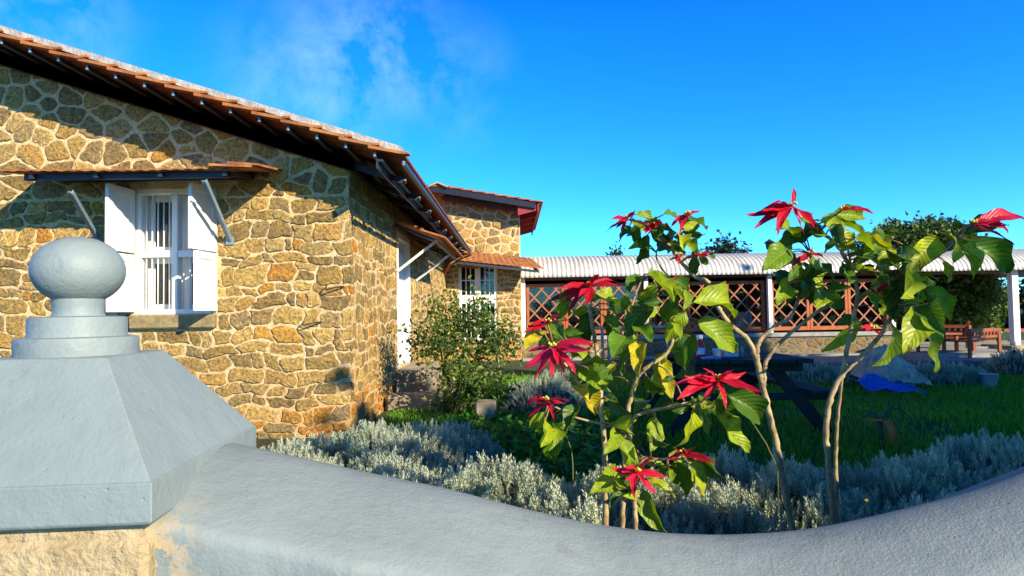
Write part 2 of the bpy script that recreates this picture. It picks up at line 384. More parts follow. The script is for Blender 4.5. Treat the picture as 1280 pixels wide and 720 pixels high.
def crown(name, mt, parent, cen, rad, nclump, per, clr, size, rs, simple_leaf=False, shell=.55, zmin=None, label=None):
    d = rs.normal(size=(nclump, 3)); d /= np.linalg.norm(d, axis=1)[:, None]
    rr = (shell + (1 - shell) * rs.rand(nclump)) ; cc = d * rr[:, None] * np.array(rad) + np.array(cen)
    t = rs.rand(nclump)
    pos = (cc[:, None, :] + rs.normal(size=(nclump, per, 3)) * clr).reshape(-1, 3)
    ct = np.clip(np.repeat(t, per) * .6 + rs.rand(nclump * per) * .45 - .03, 0, 1)
    if zmin is not None:
        k = pos[:, 2] > zmin; pos = pos[k]; ct = ct[k]
    n = len(pos); tv, tf = (CARDV, CARDF) if simple_leaf else (LEAFV, LEAFF)
    v, f = scatter(tv, tf, pos, rand_rot(n, rs), size * (.6 + .8 * rs.rand(n)))
    c = np.repeat(np.stack([ct, ct, ct], 1), len(tv), 0)
    return np_mesh(name, v, f, mt, parent, c)

# ------------------------------------------------------------------ light and sky
SUN = Vector((.67, -.70, .435)).normalized()
el = math.asin(SUN.z); rotn = math.atan2(SUN.x, SUN.y)
w = bpy.data.worlds.new('World'); C.world = w; w.use_nodes = True; nt = w.node_tree
bg = nt.nodes['Background']
sky = N(nt, 'ShaderNodeTexSky', sky_type='NISHITA', sun_disc=False, sun_elevation=el, sun_rotation=rotn, altitude=2000, air_density=1.0, dust_density=.3, ozone_density=3.0)
hs = N(nt, 'ShaderNodeHueSaturation', Saturation=1.35, Value=1.0); L(nt, sky.outputs[0], hs.inputs['Color'])
base = mixc(nt, 1.0, hs.outputs[0], (.54, 1.30, 1.80), 'MULTIPLY')
tc = N(nt, 'ShaderNodeTexCoord')
sxyz = N(nt, 'ShaderNodeSeparateXYZ'); L(nt, tc.outputs['Generated'], sxyz.inputs[0])
zen = ramp(nt, sxyz.outputs[2], [(.40, (1, 1, 1)), (.72, (.34, .24, .26))])   # unseen overhead sky dimmed to weaken its fill light in the shade
base = mixc(nt, 1.0, base, zen, 'MULTIPLY')
def cloud(px, py, r, k):
    d = ray(px, py).normalized()
    dp = N(nt, 'ShaderNodeVectorMath', operation='DISTANCE'); L(nt, tc.outputs['Generated'], dp.inputs[0]); dp.inputs[1].default_value = d
    mr = N(nt, 'ShaderNodeMapRange', interpolation_type='SMOOTHSTEP'); L(nt, dp.outputs['Value'], mr.inputs[0]); mr.inputs[1].default_value = 0; mr.inputs[2].default_value = r; mr.inputs[3].default_value = k; mr.inputs[4].default_value = 0
    return mr.outputs[0]
def addm(a, b, op='ADD'):
    q = N(nt, 'ShaderNodeMath', operation=op); L(nt, a, q.inputs[0]); L(nt, b, q.inputs[1]); q.use_clamp = True; return q.outputs[0]
mask = addm(addm(addm(cloud(470, 55, .15, .40), cloud(385, 120, .18, .34)), cloud(60, -5, .13, .45)), cloud(560, 105, .13, .22))
nz = N(nt, 'ShaderNodeTexNoise', Scale=7.0, Detail=10, Roughness=.62, Distortion=.25); L(nt, tc.outputs['Generated'], nz.inputs['Vector'])
wisps = ramp(nt, nz.outputs['Fac'], [(.40, (0, 0, 0)), (.72, (1, 1, 1))])
fac = addm(mask, wisps, 'MULTIPLY')
cl = mixc(nt, fac, base, (4.6, 6.2, 8.6))
L(nt, cl, bg.inputs[0]); bg.inputs[1].default_value = .112
sl = bpy.data.lights.new('sun', 'SUN'); so = bpy.data.objects.new('sun', sl); col.objects.link(so)
sl.energy = 5.0; sl.angle = R(.5); sl.color = (1, .86, .61)
so.rotation_euler = (-SUN).to_track_quat('-Z', 'Y').to_euler(); so.location = (20, -20, 20)
C.view_settings.view_transform = 'Standard'; C.view_settings.look = 'None'; C.view_settings.exposure = 0.85; C.view_settings.gamma = 1

# ------------------------------------------------------------------ ground
def ground_mat():
    m, nt, b = mat('garden_soil_and_turf')
    n1 = noise(nt, .8, 6); n2 = noise(nt, 12, 6, .7)
    c = ramp(nt, n1, [(.35, (.018, .045, .008)), (.55, (.03, .07, .012)), (.75, (.06, .075, .02))])
    c = mixc(nt, ramp(nt, n2, [(.5, (0, 0, 0)), (.7, (.6, .6, .6))]), c, (.07, .05, .025))
    L(nt, c, b.inputs['Base Color']); b.inputs['Roughness'].default_value = .95; bump(nt, b, n2, .7, .03); return m
g = MB(); g.add([(-600, -600, 0), (600, -600, 0), (600, 600, 0), (-600, 600, 0)], [(0, 1, 2, 3)])
tag(g.build('ground', ground_mat()), kind='structure')
bd = MB()
m_soil = simple('dark_bed_soil', (.03, .022, .014), (.07, .05, .03), 6, .95, bs=.8, bscale=25, bd=.03)
bd.add([(-2.5, 1.9, .004), (4.6, 1.9, .004), (4.6, 4.15, .004), (1.2, 3.95, .004), (-.2, 4.3, .004), (-1.0, 6.4, .004), (-2.5, 6.4, .004)], [tuple(range(7))])
tag(bd.build('garden_bed', m_soil), kind='structure')
# lawn blades
def grass(n, x0, x1, y0, y1, h, ex):
    y = y0 + (y1 - y0) * nr.rand(n) ** 1.35; x = x0 + (x1 - x0) * nr.rand(n)
    k = np.ones(n, bool)
    for (a, b, c_, d) in ex: k &= ~((x > a) & (x < b) & (y > c_) & (y < d))
    pn = np.sin(x * 1.7 + .8 * np.sin(y * 2.3)) * np.sin(y * 1.9 + 1.1 * np.sin(x * 1.3)) + .5 * np.sin(x * 4.1 + y * 3.3) * np.sin(y * 5.2 - x * 2.7)
    k &= (pn > -.75) | (nr.rand(n) < .25)
    k &= (x > -1.6 + .0 * y); x = x[k]; y = y[k]; n = len(x)
    tv = np.array([(-.035, 0, 0), (.035, 0, 0), (.02, .05, .6), (0, .22, 1)], float); tf = np.array([(0, 1, 2), (0, 2, 3)])
    clump = .7 + .6 * np.sin(x * 2.1 + 1) * np.sin(y * 1.7)
    v, f = scatter(tv, tf, np.stack([x, y, np.zeros(n)], 1), rotz_tilt(n, .6, nr), h * (.6 + .7 * nr.rand(n)) * (.8 + .25 * clump))
    t = np.clip(nr.rand(n) ** 1.6 * .75 + .3 * np.clip(np.sin(x * .9 + .6 * y) * np.sin(y * 1.4 - x * .5), 0, 1), 0, 1)
    return v, f, np.repeat(np.stack([t, t, t], 1), 4, 0)
v, f, c = grass(95000, -1.5, 9.5, 3.9, 12.0, .085, [(-.6, 9, 2, 3.9), (4.9, 9.2, 11.9, 17)])
tag(np_mesh('grass', v, f, M['grass'], None, c), 'short green lawn grass in deep shade between the silver hedge and the patio', 'grass', kind='stuff')

# ------------------------------------------------------------------ rubble masonry
def clip(poly, a, b, c):
    """keep a*x+b*y<=c"""
    out = []
    for i in range(len(poly)):
        p = poly[i]; q = poly[(i + 1) % len(poly)]; dp = a * p[0] + b * p[1] - c; dq = a * q[0] + b * q[1] - c
        if dp <= 0: out.append(p)
        if (dp < 0 < dq) or (dq < 0 < dp):
            t = dp / (dp - dq); out.append((p[0] + t * (q[0] - p[0]), p[1] + t * (q[1] - p[1])))
    return out
def area(p): return abs(sum(p[i][0] * p[(i + 1) % len(p)][1] - p[(i + 1) % len(p)][0] * p[i][1] for i in range(len(p)))) / 2
def inset(poly, m):
    s = sum(poly[i][0] * poly[(i + 1) % len(poly)][1] - poly[(i + 1) % len(poly)][0] * poly[i][1] for i in range(len(poly)))
    if s < 0: poly = poly[::-1]
    out = poly
    for i in range(len(poly)):
        p = poly[i]; q = poly[(i + 1) % len(poly)]; dx, dy = q[0] - p[0], q[1] - p[1]; l = math.hypot(dx, dy)
        if l < 1e-6: continue
        a, b = dy / l, -dx / l
        out = clip(out, a, b, a * p[0] + b * p[1] - m)
        if len(out) < 3: return None
    return out
STONES = [(.24, .16, .066), (.19, .13, .06), (.135, .10, .055), (.30, .21, .085), (.11, .087, .06), (.35, .245, .10), (.25, .19, .10), (.16, .13, .085), (.20, .15, .065), (.29, .18, .068)]
ORANGE = [(.42, .17, .03), (.36, .16, .04), (.45, .24, .05)]
def stone_colour(v, rs):
    c = list(rs.choice(STONES)); k = .95 + .55 * rs.random()
    if rs.random() < .05 + (.55 if v < .38 else 0): c = list(rs.choice(ORANGE)); k = 1
    return tuple(x * k for x in c)
def stone(mb, poly, fn, h, rs, colour, chaik=2, flat=.0):
    n0 = len(poly)
    for _ in range(chaik):
        q = []
        for i in range(len(poly)):
            a = poly[i]; b = poly[(i + 1) % len(poly)]
            q.append((a[0] * .9 + b[0] * .1, a[1] * .9 + b[1] * .1)); q.append((a[0] * .1 + b[0] * .9, a[1] * .1 + b[1] * .9))
        poly = q
    # resample for an uneven outline
    per = [math.dist(poly[i], poly[(i + 1) % len(poly)]) for i in range(len(poly))]; tot = sum(per); n = max(12, min(30, int(tot / .032)))
    pts = []; acc = 0; k = 0
    for j in range(n):
        t = tot * j / n
        while acc + per[k] < t: acc += per[k]; k += 1
        u = (t - acc) / max(per[k], 1e-9); a = poly[k]; b = poly[(k + 1) % len(poly)]
        pts.append((a[0] + (b[0] - a[0]) * u + rs.uniform(-.008, .008), a[1] + (b[1] - a[1]) * u + rs.uniform(-.008, .008)))
    cx = sum(p[0] for p in pts) / n; cy = sum(p[1] for p in pts) / n
    vs = []; fs = []; tx = rs.uniform(-.06, .06); ty = rs.uniform(-.06, .06)
    for sc, d in ((1.0, -.012), (.97, h * .55), (.86, h * .95), (.5, h * 1.05)):
        for p in pts:
            x = cx + (p[0] - cx) * sc; y = cy + (p[1] - cy) * sc
            dd = d + ((x - cx) * tx + (y - cy) * ty + rs.uniform(-.004, .004) if d > 0 else 0)
            vs.append(fn(x, y, dd))
    vs.append(fn(cx, cy, h * (1 + rs.uniform(-.1, .15))))
    for r in range(3):
        for i in range(n): fs.append((r * n + i, r * n + (i + 1) % n, (r + 1) * n + (i + 1) % n, (r + 1) * n + i))
    for i in range(n): fs.append((3 * n + i, 3 * n + (i + 1) % n, 4 * n))
    mb.add(vs, fs, 1, colour)
def masonry(mb, fn, dom, rects, seed, sx=.285, sy=.19, gap=.0125, h=.014, colfn=stone_colour):
    """dom: convex outline (u,v); rects: openings / quoins to leave free"""
    rs = random.Random(seed)
    us = [p[0] for p in dom]; vs_ = [p[1] for p in dom]; seeds = []
    v = min(vs_) - .1
    while v < max(vs_) + .2:
        u = min(us) - .3 + rs.random() * sx
        while u < max(us) + .3:
            seeds.append((u + rs.uniform(-.22, .22) * sx, v + rs.uniform(-.24, .24) * sy))
            if rs.random() < .2: seeds.append((u + rs.uniform(.3, .6) * sx, v + rs.uniform(.3, .6) * sy))
            u += sx * rs.uniform(.5, 1.6)
        v += sy
    K = 1.15
    for (u, v) in seeds:
        if any(a < u < b and c < v < d for a, b, c, d in rects): continue
        poly = [(u - .6, v - .5), (u + .6, v - .5), (u + .6, v + .5), (u - .6, v + .5)]
        for (p, q) in seeds:
            du, dv = p - u, q - v
            if (du == 0 and dv == 0) or abs(du) > 1.1 or abs(dv) > .9: continue
            a, b = du / K ** 2, dv; cc = a * (u + p) / 2 + b * (v + q) / 2
            poly = clip(poly, a, b, cc)
            if len(poly) < 3: break
        if len(poly) < 3: continue
        s = sum(dom[i][0] * dom[(i + 1) % len(dom)][1] - dom[(i + 1) % len(dom)][0] * dom[i][1] for i in range(len(dom)))
        dd = dom if s > 0 else dom[::-1]
        for i in range(len(dd)):
            p = dd[i]; q = dd[(i + 1) % len(dd)]; a, b = q[1] - p[1], -(q[0] - p[0]); poly = clip(poly, a, b, a * p[0] + b * p[1])
            if len(poly) < 3: break
        if len(poly) < 3: continue
        for (a, b, c_, d) in rects:
            if min(p[0] for p in poly) < b and max(p[0] for p in poly) > a and min(p[1] for p in poly) < d and max(p[1] for p in poly) > c_:
                opt = []
                if u <= a: opt.append((a - u, (1, 0, a)))
                if u >= b: opt.append((u - b, (-1, 0, -b)))
                if v <= c_: opt.append((c_ - v, (0, 1, c_)))
                if v >= d: opt.append((v - d, (0, -1, -d)))
                if opt: poly = clip(poly, *max(opt)[1])
            if len(poly) < 3: break
        if len(poly) < 3: continue
        poly = inset(poly, gap * rs.uniform(.45, 1.7))
        if not poly or area(poly) < .003: continue
        stone(mb, poly, fn, h * rs.uniform(.6, 1.3), rs, colfn(v, rs))

def coursed(mb, fn, u0, u1, v0, v1, rects, seed, gap=.0075, h=.015, hmin=.10, hmax=.21, wmin=.10, wmax=.36, colfn=stone_colour, clipper=None, corner=None):
    """random rubble laid in rough courses"""
    rs = random.Random(seed); ph = [rs.uniform(0, 6.3) for _ in range(8)]
    def warp(u, v):
        return (u + .022 * math.sin(v * 17 + ph[0] + 2 * math.sin(u * 5)) + .014 * math.sin(v * 31 + u * 13 + ph[1]),
                v + .030 * math.sin(u * 6.1 + ph[2] + 1.5 * math.sin(v * 3)) + .016 * math.sin(u * 17 + v * 7 + ph[3]) + .008 * math.sin(u * 37 + ph[4]))
    v = v0 - .08
    while v < v1 + .05:
        hh = rs.uniform(hmin, hmax); u = u0 - rs.random() * .2; sk = rs.uniform(-.02, .02)
        while u < u1:
            w_ = rs.uniform(wmin, wmax) * (1 if rs.random() < .8 else .6); n1 = rs.uniform(-.03, .03)
            cells = []
            if hh > .19 and w_ > .16 and rs.random() < .32:
                k = rs.uniform(.35, .65); cells = [(u, u + w_, v, v + hh * k), (u, u + w_, v + hh * k, v + hh)]
                if rs.random() < .5:
                    m_ = rs.uniform(.35, .65); a = cells.pop(rs.randrange(2)); cells += [(a[0], a[0] + w_ * m_, a[2], a[3]), (a[0] + w_ * m_, a[1], a[2], a[3])]
            else: cells = [(u, u + w_, v, v + hh)]
            for (a, b, c_, d) in cells:
                ed = []
                n = 4
                for i in range(n): ed.append((a + (b - a) * i / n + sk, c_))
                for i in range(n): ed.append((b + sk * (1 - 2 * i / n), c_ + (d - c_) * i / n))
                for i in range(n): ed.append((b - (b - a) * i / n - sk, d))
                for i in range(n): ed.append((a - sk * (1 - 2 * i / n), d - (d - c_) * i / n))
                if rs.random() < .35:           # a chopped corner
                    q = rs.randrange(4) * n; ed[q] = ((ed[q - 1][0] + ed[(q + 1) % 16][0]) / 2, (ed[q - 1][1] + ed[(q + 1) % 16][1]) / 2)
                poly = [warp(*p) for p in ed]; cu = sum(p[0] for p in poly) / 16; cv = sum(p[1] for p in poly) / 16
                g = gap * rs.uniform(.5, 1.8) * (1.6 if corner is not None and cu > corner else 1); bw, bh = (b - a) / 2, (d - c_) / 2
                kx, ky = max(.3, 1 - g / bw), max(.3, 1 - g / bh)
                poly = [(cu + (p[0] - cu) * kx, cv + (p[1] - cv) * ky) for p in poly]
                for (al, b_, c, e) in ((-1, 0, -u0, 0), (1, 0, u1, 0), (0, -1, -v0, 0), (0, 1, v1, 0)): poly = clip(poly, al, b_, c) if poly else poly
                if clipper and len(poly) > 2: poly = clip(poly, *clipper)
                if len(poly) < 3: continue
                bad = False
                for (ra_, rb_, rc, rd) in rects:
                    if len(poly) < 3: bad = True; break
                    if max(p[0] for p in poly) > ra_ and min(p[0] for p in poly) < rb_ and max(p[1] for p in poly) > rc and min(p[1] for p in poly) < rd:
                        if ra_ < cu < rb_ and rc < cv < rd:
                            dl, dr_, db, dt = cu - ra_, rb_ - cu, cv - rc, rd - cv; m_ = min(dl, dr_, db, dt)
                            o_ = (1, 0, ra_) if m_ == dl else (-1, 0, -rb_) if m_ == dr_ else (0, 1, rc) if m_ == db else (0, -1, -rd)
                        else:
                            o_ = max((ra_ - cu, (1, 0, ra_)), (cu - rb_, (-1, 0, -rb_)), (rc - cv, (0, 1, rc)), (cv - rd, (0, -1, -rd)))[1]
                        poly = clip(poly, *o_)
                if bad or len(poly) < 3 or area(poly) < .0022: continue
                hk = h * rs.uniform(.5, 1.4); ck = colfn(cv, rs)
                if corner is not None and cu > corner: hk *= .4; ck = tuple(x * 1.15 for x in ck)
                if corner is not None and min(p[0] for p in poly) < corner < max(p[0] for p in poly):
                    for pp in (clip(poly, 1, 0, corner), clip(poly, -1, 0, -corner)):
                        if len(pp) > 2 and area(pp) > .0008: stone(mb, pp, fn, hk, rs, ck, 0)
                else: stone(mb, poly, fn, hk, rs, ck, 1)
            u += w_
        v += hh

# ------------------------------------------------------------------ main stone house
YF = 6.5                                             # plane of the gable wall
XC = P(437, 400, YF).x                               # its right corner
RY = 5.88                                            # plane of the roof verge
ra = P(0, 40, RY); rb = P(497, 190, RY)
SL = (rb.z - ra.z) / (rb.x - ra.x)                   # roof fall per metre (negative)
XE = rb.x; ZE = rb.z                                 # eave point (top of tiles)
XR = -7.2                                            # ridge
YB = 15.7                                            # far end of the roof
def roof_z(x): return ZE + SL * (x - XE)
house = thing('stone_house', (-4.5, YF, 0), 'golden rubble stone house with terracotta tiled eaves and white barred windows', 'house')
w0 = P(168, 236, YF); w1 = P(270, 392, YF)
WX0, WX1, WZ1, WZ0 = w0.x, w1.x, w0.z, w1.z
ZT = roof_z(XC) - .16
mb = MB(); th = .42
fy0, fy1 = YF, YF + th
XL = -6.9
def wz(x): return roof_z(x) - .15
# mortar body round the window, gable top as a prism
mb.box(XL, WX0, fy0, fy1, -.05, ZT); mb.box(WX1, XC, fy0, fy1, -.05, ZT)
mb.box(WX0, WX1, fy0, fy1, -.05, WZ0); mb.box(WX0, WX1, fy0, fy1, WZ1, ZT)
mb.hexa([(XL, fy0, ZT), (XC, fy0, ZT), (XC, fy0, ZT + .001), (XL, fy0, wz(XL))], [(XL, fy1, ZT), (XC, fy1, ZT), (XC, fy1, ZT + .001), (XL, fy1, wz(XL))])
# side wall with the door opening
DY0, DY1 = P(497, 400, 9).x and 9.2, 10.35
DZ0, DZ1 = .45, 2.42
mb.box(XC - th, XC, fy1, DY0, -.05, ZT); mb.box(XC - th, XC, DY1, 15.98, -.05, ZT)
mb.box(XC - th, XC, DY0, DY1, -.05, DZ0); mb.box(XC - th, XC, DY0, DY1, DZ1, ZT)
# closed far sides
mb.box(XL - .4, XL, fy0, 16.0, -.05, wz(XL)); mb.box(XL, XC, 15.98, 16.4, -.05, ZT + .6)
fn_f = lambda u, v, d: (u, YF - d, v)
fn_s = lambda u, v, d: (XC + d, u, v)
fn_wrap = lambda u, v, d: (u + max(0, d) * (1 if u > XC - .03 else 0), YF - d, v) if u <= XC else (XC + d, YF + (u - XC) - max(0, d) * (1 if u < XC + .03 else 0), v)
# gable slope limit in front, below the roof
VS = 2.45
dom = [(XL + .5, VS), (XC, VS), (XC, wz(XC) - .02), (XL + .5, wz(XL + .5) - .02)]
wrec = [(WX0 - .03, WX1 + .03, WZ0 - .17, WZ1 + .08)]
masonry(mb, fn_f, dom, wrec, 21, .27, .2)
coursed(mb, fn_wrap, XL + .5, XC + 15.9 - YF, -.05, VS - .01, wrec + [(XC + DY0 - YF - .03, XC + DY1 - YF + .03, -.1, DZ1 + .06)], 12, corner=XC)
coursed(mb, fn_s, YF, 15.9, VS, ZT, [(DY0 - .03, DY1 + .03, -.1, DZ1 + .06)], 33)
mb.build('wall', [M['mortar'], M['stone']], house, smooth=False)

# roof: stepped tile courses, battens, rafters, verge
def tiles(mb, x0, x1, y0, y1, zf, dx=.27, thick=.03, wave=.012, per=.19):
    n = max(2, int((y1 - y0) / (per / 5))); ys = [y0 + (y1 - y0) * i / n for i in range(n + 1)]
    m = int(round(abs(x1 - x0) / dx)); st = (x1 - x0) / m
    for i in range(m):
        a = x0 + st * i; b = x0 + st * (i + 1) + st * .22
        vs = []; fs = []
        for y in ys:
            wv = wave * abs(math.sin(math.pi * y / per))
            lift = .030
            vs += [(a, y, zf(a) - .022 + wv), (b, y, zf(b) + lift - .022 + wv), (b, y, zf(b) + lift - .022 - thick + wv), (a, y, zf(a) - .022 - thick + wv)]
        for j in range(n):
            p = j * 4; q = p + 4
            fs += [(p, p + 1, q + 1, q), (p + 1, p + 2, q + 2, q + 1), (p + 2, p + 3, q + 3, q + 2), (p + 3, p, q, q + 3)]
        fs += [(0, 3, 2, 1), (n * 4, n * 4 + 1, n * 4 + 2, n * 4 + 3)]
        mb.add(vs, fs)
mb = MB(); tiles(mb, XR, XE, RY, YB, roof_z)
roof = mb.build('roof', M['tiledark'], house)
mb = MB()
mb.hexa([(XR, RY - .02, roof_z(XR) + .0), (XE + .03, RY - .02, roof_z(XE + .03) + .0), (XE + .03, RY - .02, roof_z(XE + .03) + .06), (XR, RY - .02, roof_z(XR) + .06)],
        [(XR, RY + .16, roof_z(XR) + .0), (XE + .03, RY + .16, roof_z(XE + .03) + .0), (XE + .03, RY + .16, roof_z(XE + .03) + .07), (XR, RY + .16, roof_z(XR) + .07)])
mb.build('verge', M['verge'], roof)
# brighter verge tiles, one slanting end per course
mb = MB(); m = int(round((XE - XR) / .27)); st = (XE - XR) / m
for i in range(m):
    a = XR + st * i; b = a + st * 1.25
    za, zb = roof_z(a) - .028 + rnd.uniform(-.007, .007), roof_z(b) + .012 + rnd.uniform(-.008, .008); b += rnd.uniform(-.03, .02)
    mb.hexa([(a, RY - .035, za - .028), (b, RY - .035, zb - .028), (b, RY - .035, zb), (a, RY - .035, za)], [(a, RY + .06, za - .028), (b, RY + .06, zb - .028), (b, RY + .06, zb), (a, RY + .06, za)])
    mb.bbox(b - .02, b + .05, RY - .042, RY + .05, roof_z(b) - .012, roof_z(b) + .014, .005)
mb.build('verge_tile', M['tile'], roof)
mb = MB(); me_ = MB()
for i in range(1, m + 1):
    a = XR + st * i + .05; z = roof_z(a) - .085
    q_ = MB(); q_.beam((a, RY + .02, z), (a, YB - .1, z), .035, .045); bo_ = q_.build('batten', M['steel'], roof); me_ = MB()
    me_.bbox(a - .010, a + .012, RY + .012, RY + .03, z - .022, z + .02, .004); me_.build('batten_end', M['bluesteel'], bo_)
mb = MB()
def raft(y, dz, wd, ht, x0=XR, x1=XE - .12):
    mb.hexa([(x0, y, roof_z(x0) - dz - ht), (x1, y, roof_z(x1) - dz - ht), (x1, y, roof_z(x1) - dz), (x0, y, roof_z(x0) - dz)],
            [(x0, y + wd, roof_z(x0) - dz - ht), (x1, y + wd, roof_z(x1) - dz - ht), (x1, y + wd, roof_z(x1) - dz), (x0, y + wd, roof_z(x0) - dz)])
raft(YF - .10, .115, .085, .11, XR, XC + .05); mb.build('timber_rafter', M['redwood'], roof);
mb.build('timber_rafter', M['redwood'], roof)
mb = MB(); me_ = MB(); y = YF + .05
while y < YB - .3:
    mb = MB(); me_ = MB(); raft(y, .112, .05, .07, XC - .5, XE - .05); ro_ = mb.build('steel_rafter', M['steel'], roof)
    zt = roof_z(XE - .03) - .112
    me_.bbox(XE - .052, XE - .034, y + .004, y + .046, zt - .05, zt - .012, .004); me_.build('rafter_end', M['galv'], ro_)
    y += 1.02
mb = MB()
z = roof_z(XE - .16) - .115
mb.box(XE - .2, XE - .14, RY, YB, z - .02, z); mb.box(XE - .2, XE - .185, RY, YB, z - .085, z - .018)
mb.build('eave_angle', M['steel'], roof)
mb = MB()      # maroon boarding under the side eave
mb.hexa([(XC - .3, YF + .0, roof_z(XC - .3) - .072), (XE - .3, YF, roof_z(XE - .3) - .072), (XE - .3, YF, roof_z(XE - .3) - .062), (XC - .3, YF, roof_z(XC - .3) - .062)],
        [(XC - .3, YB, roof_z(XC - .3) - .072), (XE - .3, YB, roof_z(XE - .3) - .072), (XE - .3, YB, roof_z(XE - .3) - .062), (XC - .3, YB, roof_z(XC - .3) - .062)])
mb.build('soffit_board', M['redwood'], roof)

# barred window with four open shutters
def window_main():
    fr = MB(); d0, d1 = YF + .02, YF + .12
    t = .055
    fr.bbox(WX0, WX0 + t, d0, d1, WZ0, WZ1, .006); fr.bbox(WX1 - t, WX1, d0, d1, WZ0, WZ1, .006)
    fr.bbox(WX0 + t, WX1 - t, d0, d1, WZ1 - t, WZ1, .006); fr.bbox(WX0 + t, WX1 - t, d0 - .02, d1, WZ0, WZ0 + t * .9, .006)
    xm = P(217, 300, YF).x; zm = P(217, 317, YF).z
    fr.bbox(xm - .03, xm + .03, d0 - .005, d1 - .01, WZ0 + t * .9, WZ1 - t, .006)
    fr.bbox(WX0 + t, xm - .03, d0 + .003, d1 - .013, zm - .035, zm + .035, .006); fr.bbox(xm + .03, WX1 - t, d0 + .003, d1 - .013, zm - .035, zm + .035, .006)
    f = fr.build('window', M['white'], house)
    b = MB()
    for (a, c) in ((WX0 + t, xm - .03), (xm + .03, WX1 - t)):
        n = 5 if c - a > .3 else 4
        for i in range(n):
            x = a + (c - a) * (i + .7) / (n + .4)
            b.tube([(x, d0 + .035, WZ0 + .03), (x, d0 + .035, WZ1 - .03)], .0075, 8)
    b.build('window_bar', M['white'], f, smooth=True)
    # inner casements with panes behind the bars
    ci = MB(); gl = MB(); yi = YF + .19
    for (a, c) in ((WX0 + .02, xm - .005), (xm + .005, WX1 - .02)):
        for (e, g2) in ((WZ0 + .02, zm - .0), (zm + .006, WZ1 - .02)):
            s = .085
            ci.bbox(a, a + s, yi, yi + .035, e, g2, .005); ci.bbox(c - s, c, yi, yi + .035, e, g2, .005)
            ci.bbox(a + s, c - s, yi, yi + .035, e, e + s, .005); ci.bbox(a + s, c - s, yi, yi + .035, g2 - s, g2, .005)
            gl.box(a + s, c - s, yi + .014, yi + .019, e + s, g2 - s)
    ci.build('casement', M['white'], f); gl.build('pane', M['glass'], f)
    sh_w = .40
    def shutter(hx, sgn, ang, z0, z1):
        s = MB(); ca, sa = math.cos(R(ang)), math.sin(R(ang))
        def T(u, dd, z): return (hx + sgn * (u * ca) + sgn * dd * sa, YF - .0 - u * sa + dd * ca, z)
        def bx(u0_, u1_, a0, a1, za, zb):
            s.hexa([T(u0_, a0, za), T(u1_, a0, za), T(u1_, a0, zb), T(u0_, a0, zb)], [T(u0_, a1, za), T(u1_, a1, za), T(u1_, a1, zb), T(u0_, a1, zb)])
        q = .07
        bx(.01, q, -.018, .018, z0, z1); bx(sh_w - q, sh_w, -.018, .018, z0, z1)
        bx(q, sh_w - q, -.018, .018, z0, z0 + q); bx(q, sh_w - q, -.018, .018, z1 - q, z1); bx(q, sh_w - q, -.008, .008, z0 + q, z1 - q)
        bx(q + .035, sh_w - q - .035, -.013, .013, z0 + q + .035, z1 - q - .035)
        o = s.build('shutter', M['white'], house)
        h = MB()
        for zz in (z0 + .09, z1 - .09): h = MB(); h.tube([T(.0, 0, zz - .03), T(.0, 0, zz + .03)], .009, 8); h.build('hinge', M['galv'], o)
        h = MB(); h.tube([T(sh_w - .05, -.03, (z0 + z1) / 2 - .025), T(sh_w - .05, -.03, (z0 + z1) / 2 + .025)], .008, 8); h.build('latch', M['galv'], o)
    zmid = zm
    shutter(WX0 + .0, 1, 94, zmid + .01, WZ1 - .02); shutter(WX0 + .0, 1, 92, WZ0 + .03, zmid - .01)
    shutter(WX1 - .0, -1, 80, zmid + .01, WZ1 - .02); shutter(WX1 - .0, -1, 88, WZ0 + .03, zmid - .01)
    s = MB(); s.bbox(WX0 - .02, WX1 + .01, YF - .07, YF + .2, WZ0 - .145, WZ0 - .004, .015)
    s.build('window_sill', M['sill'], house)
window_main()

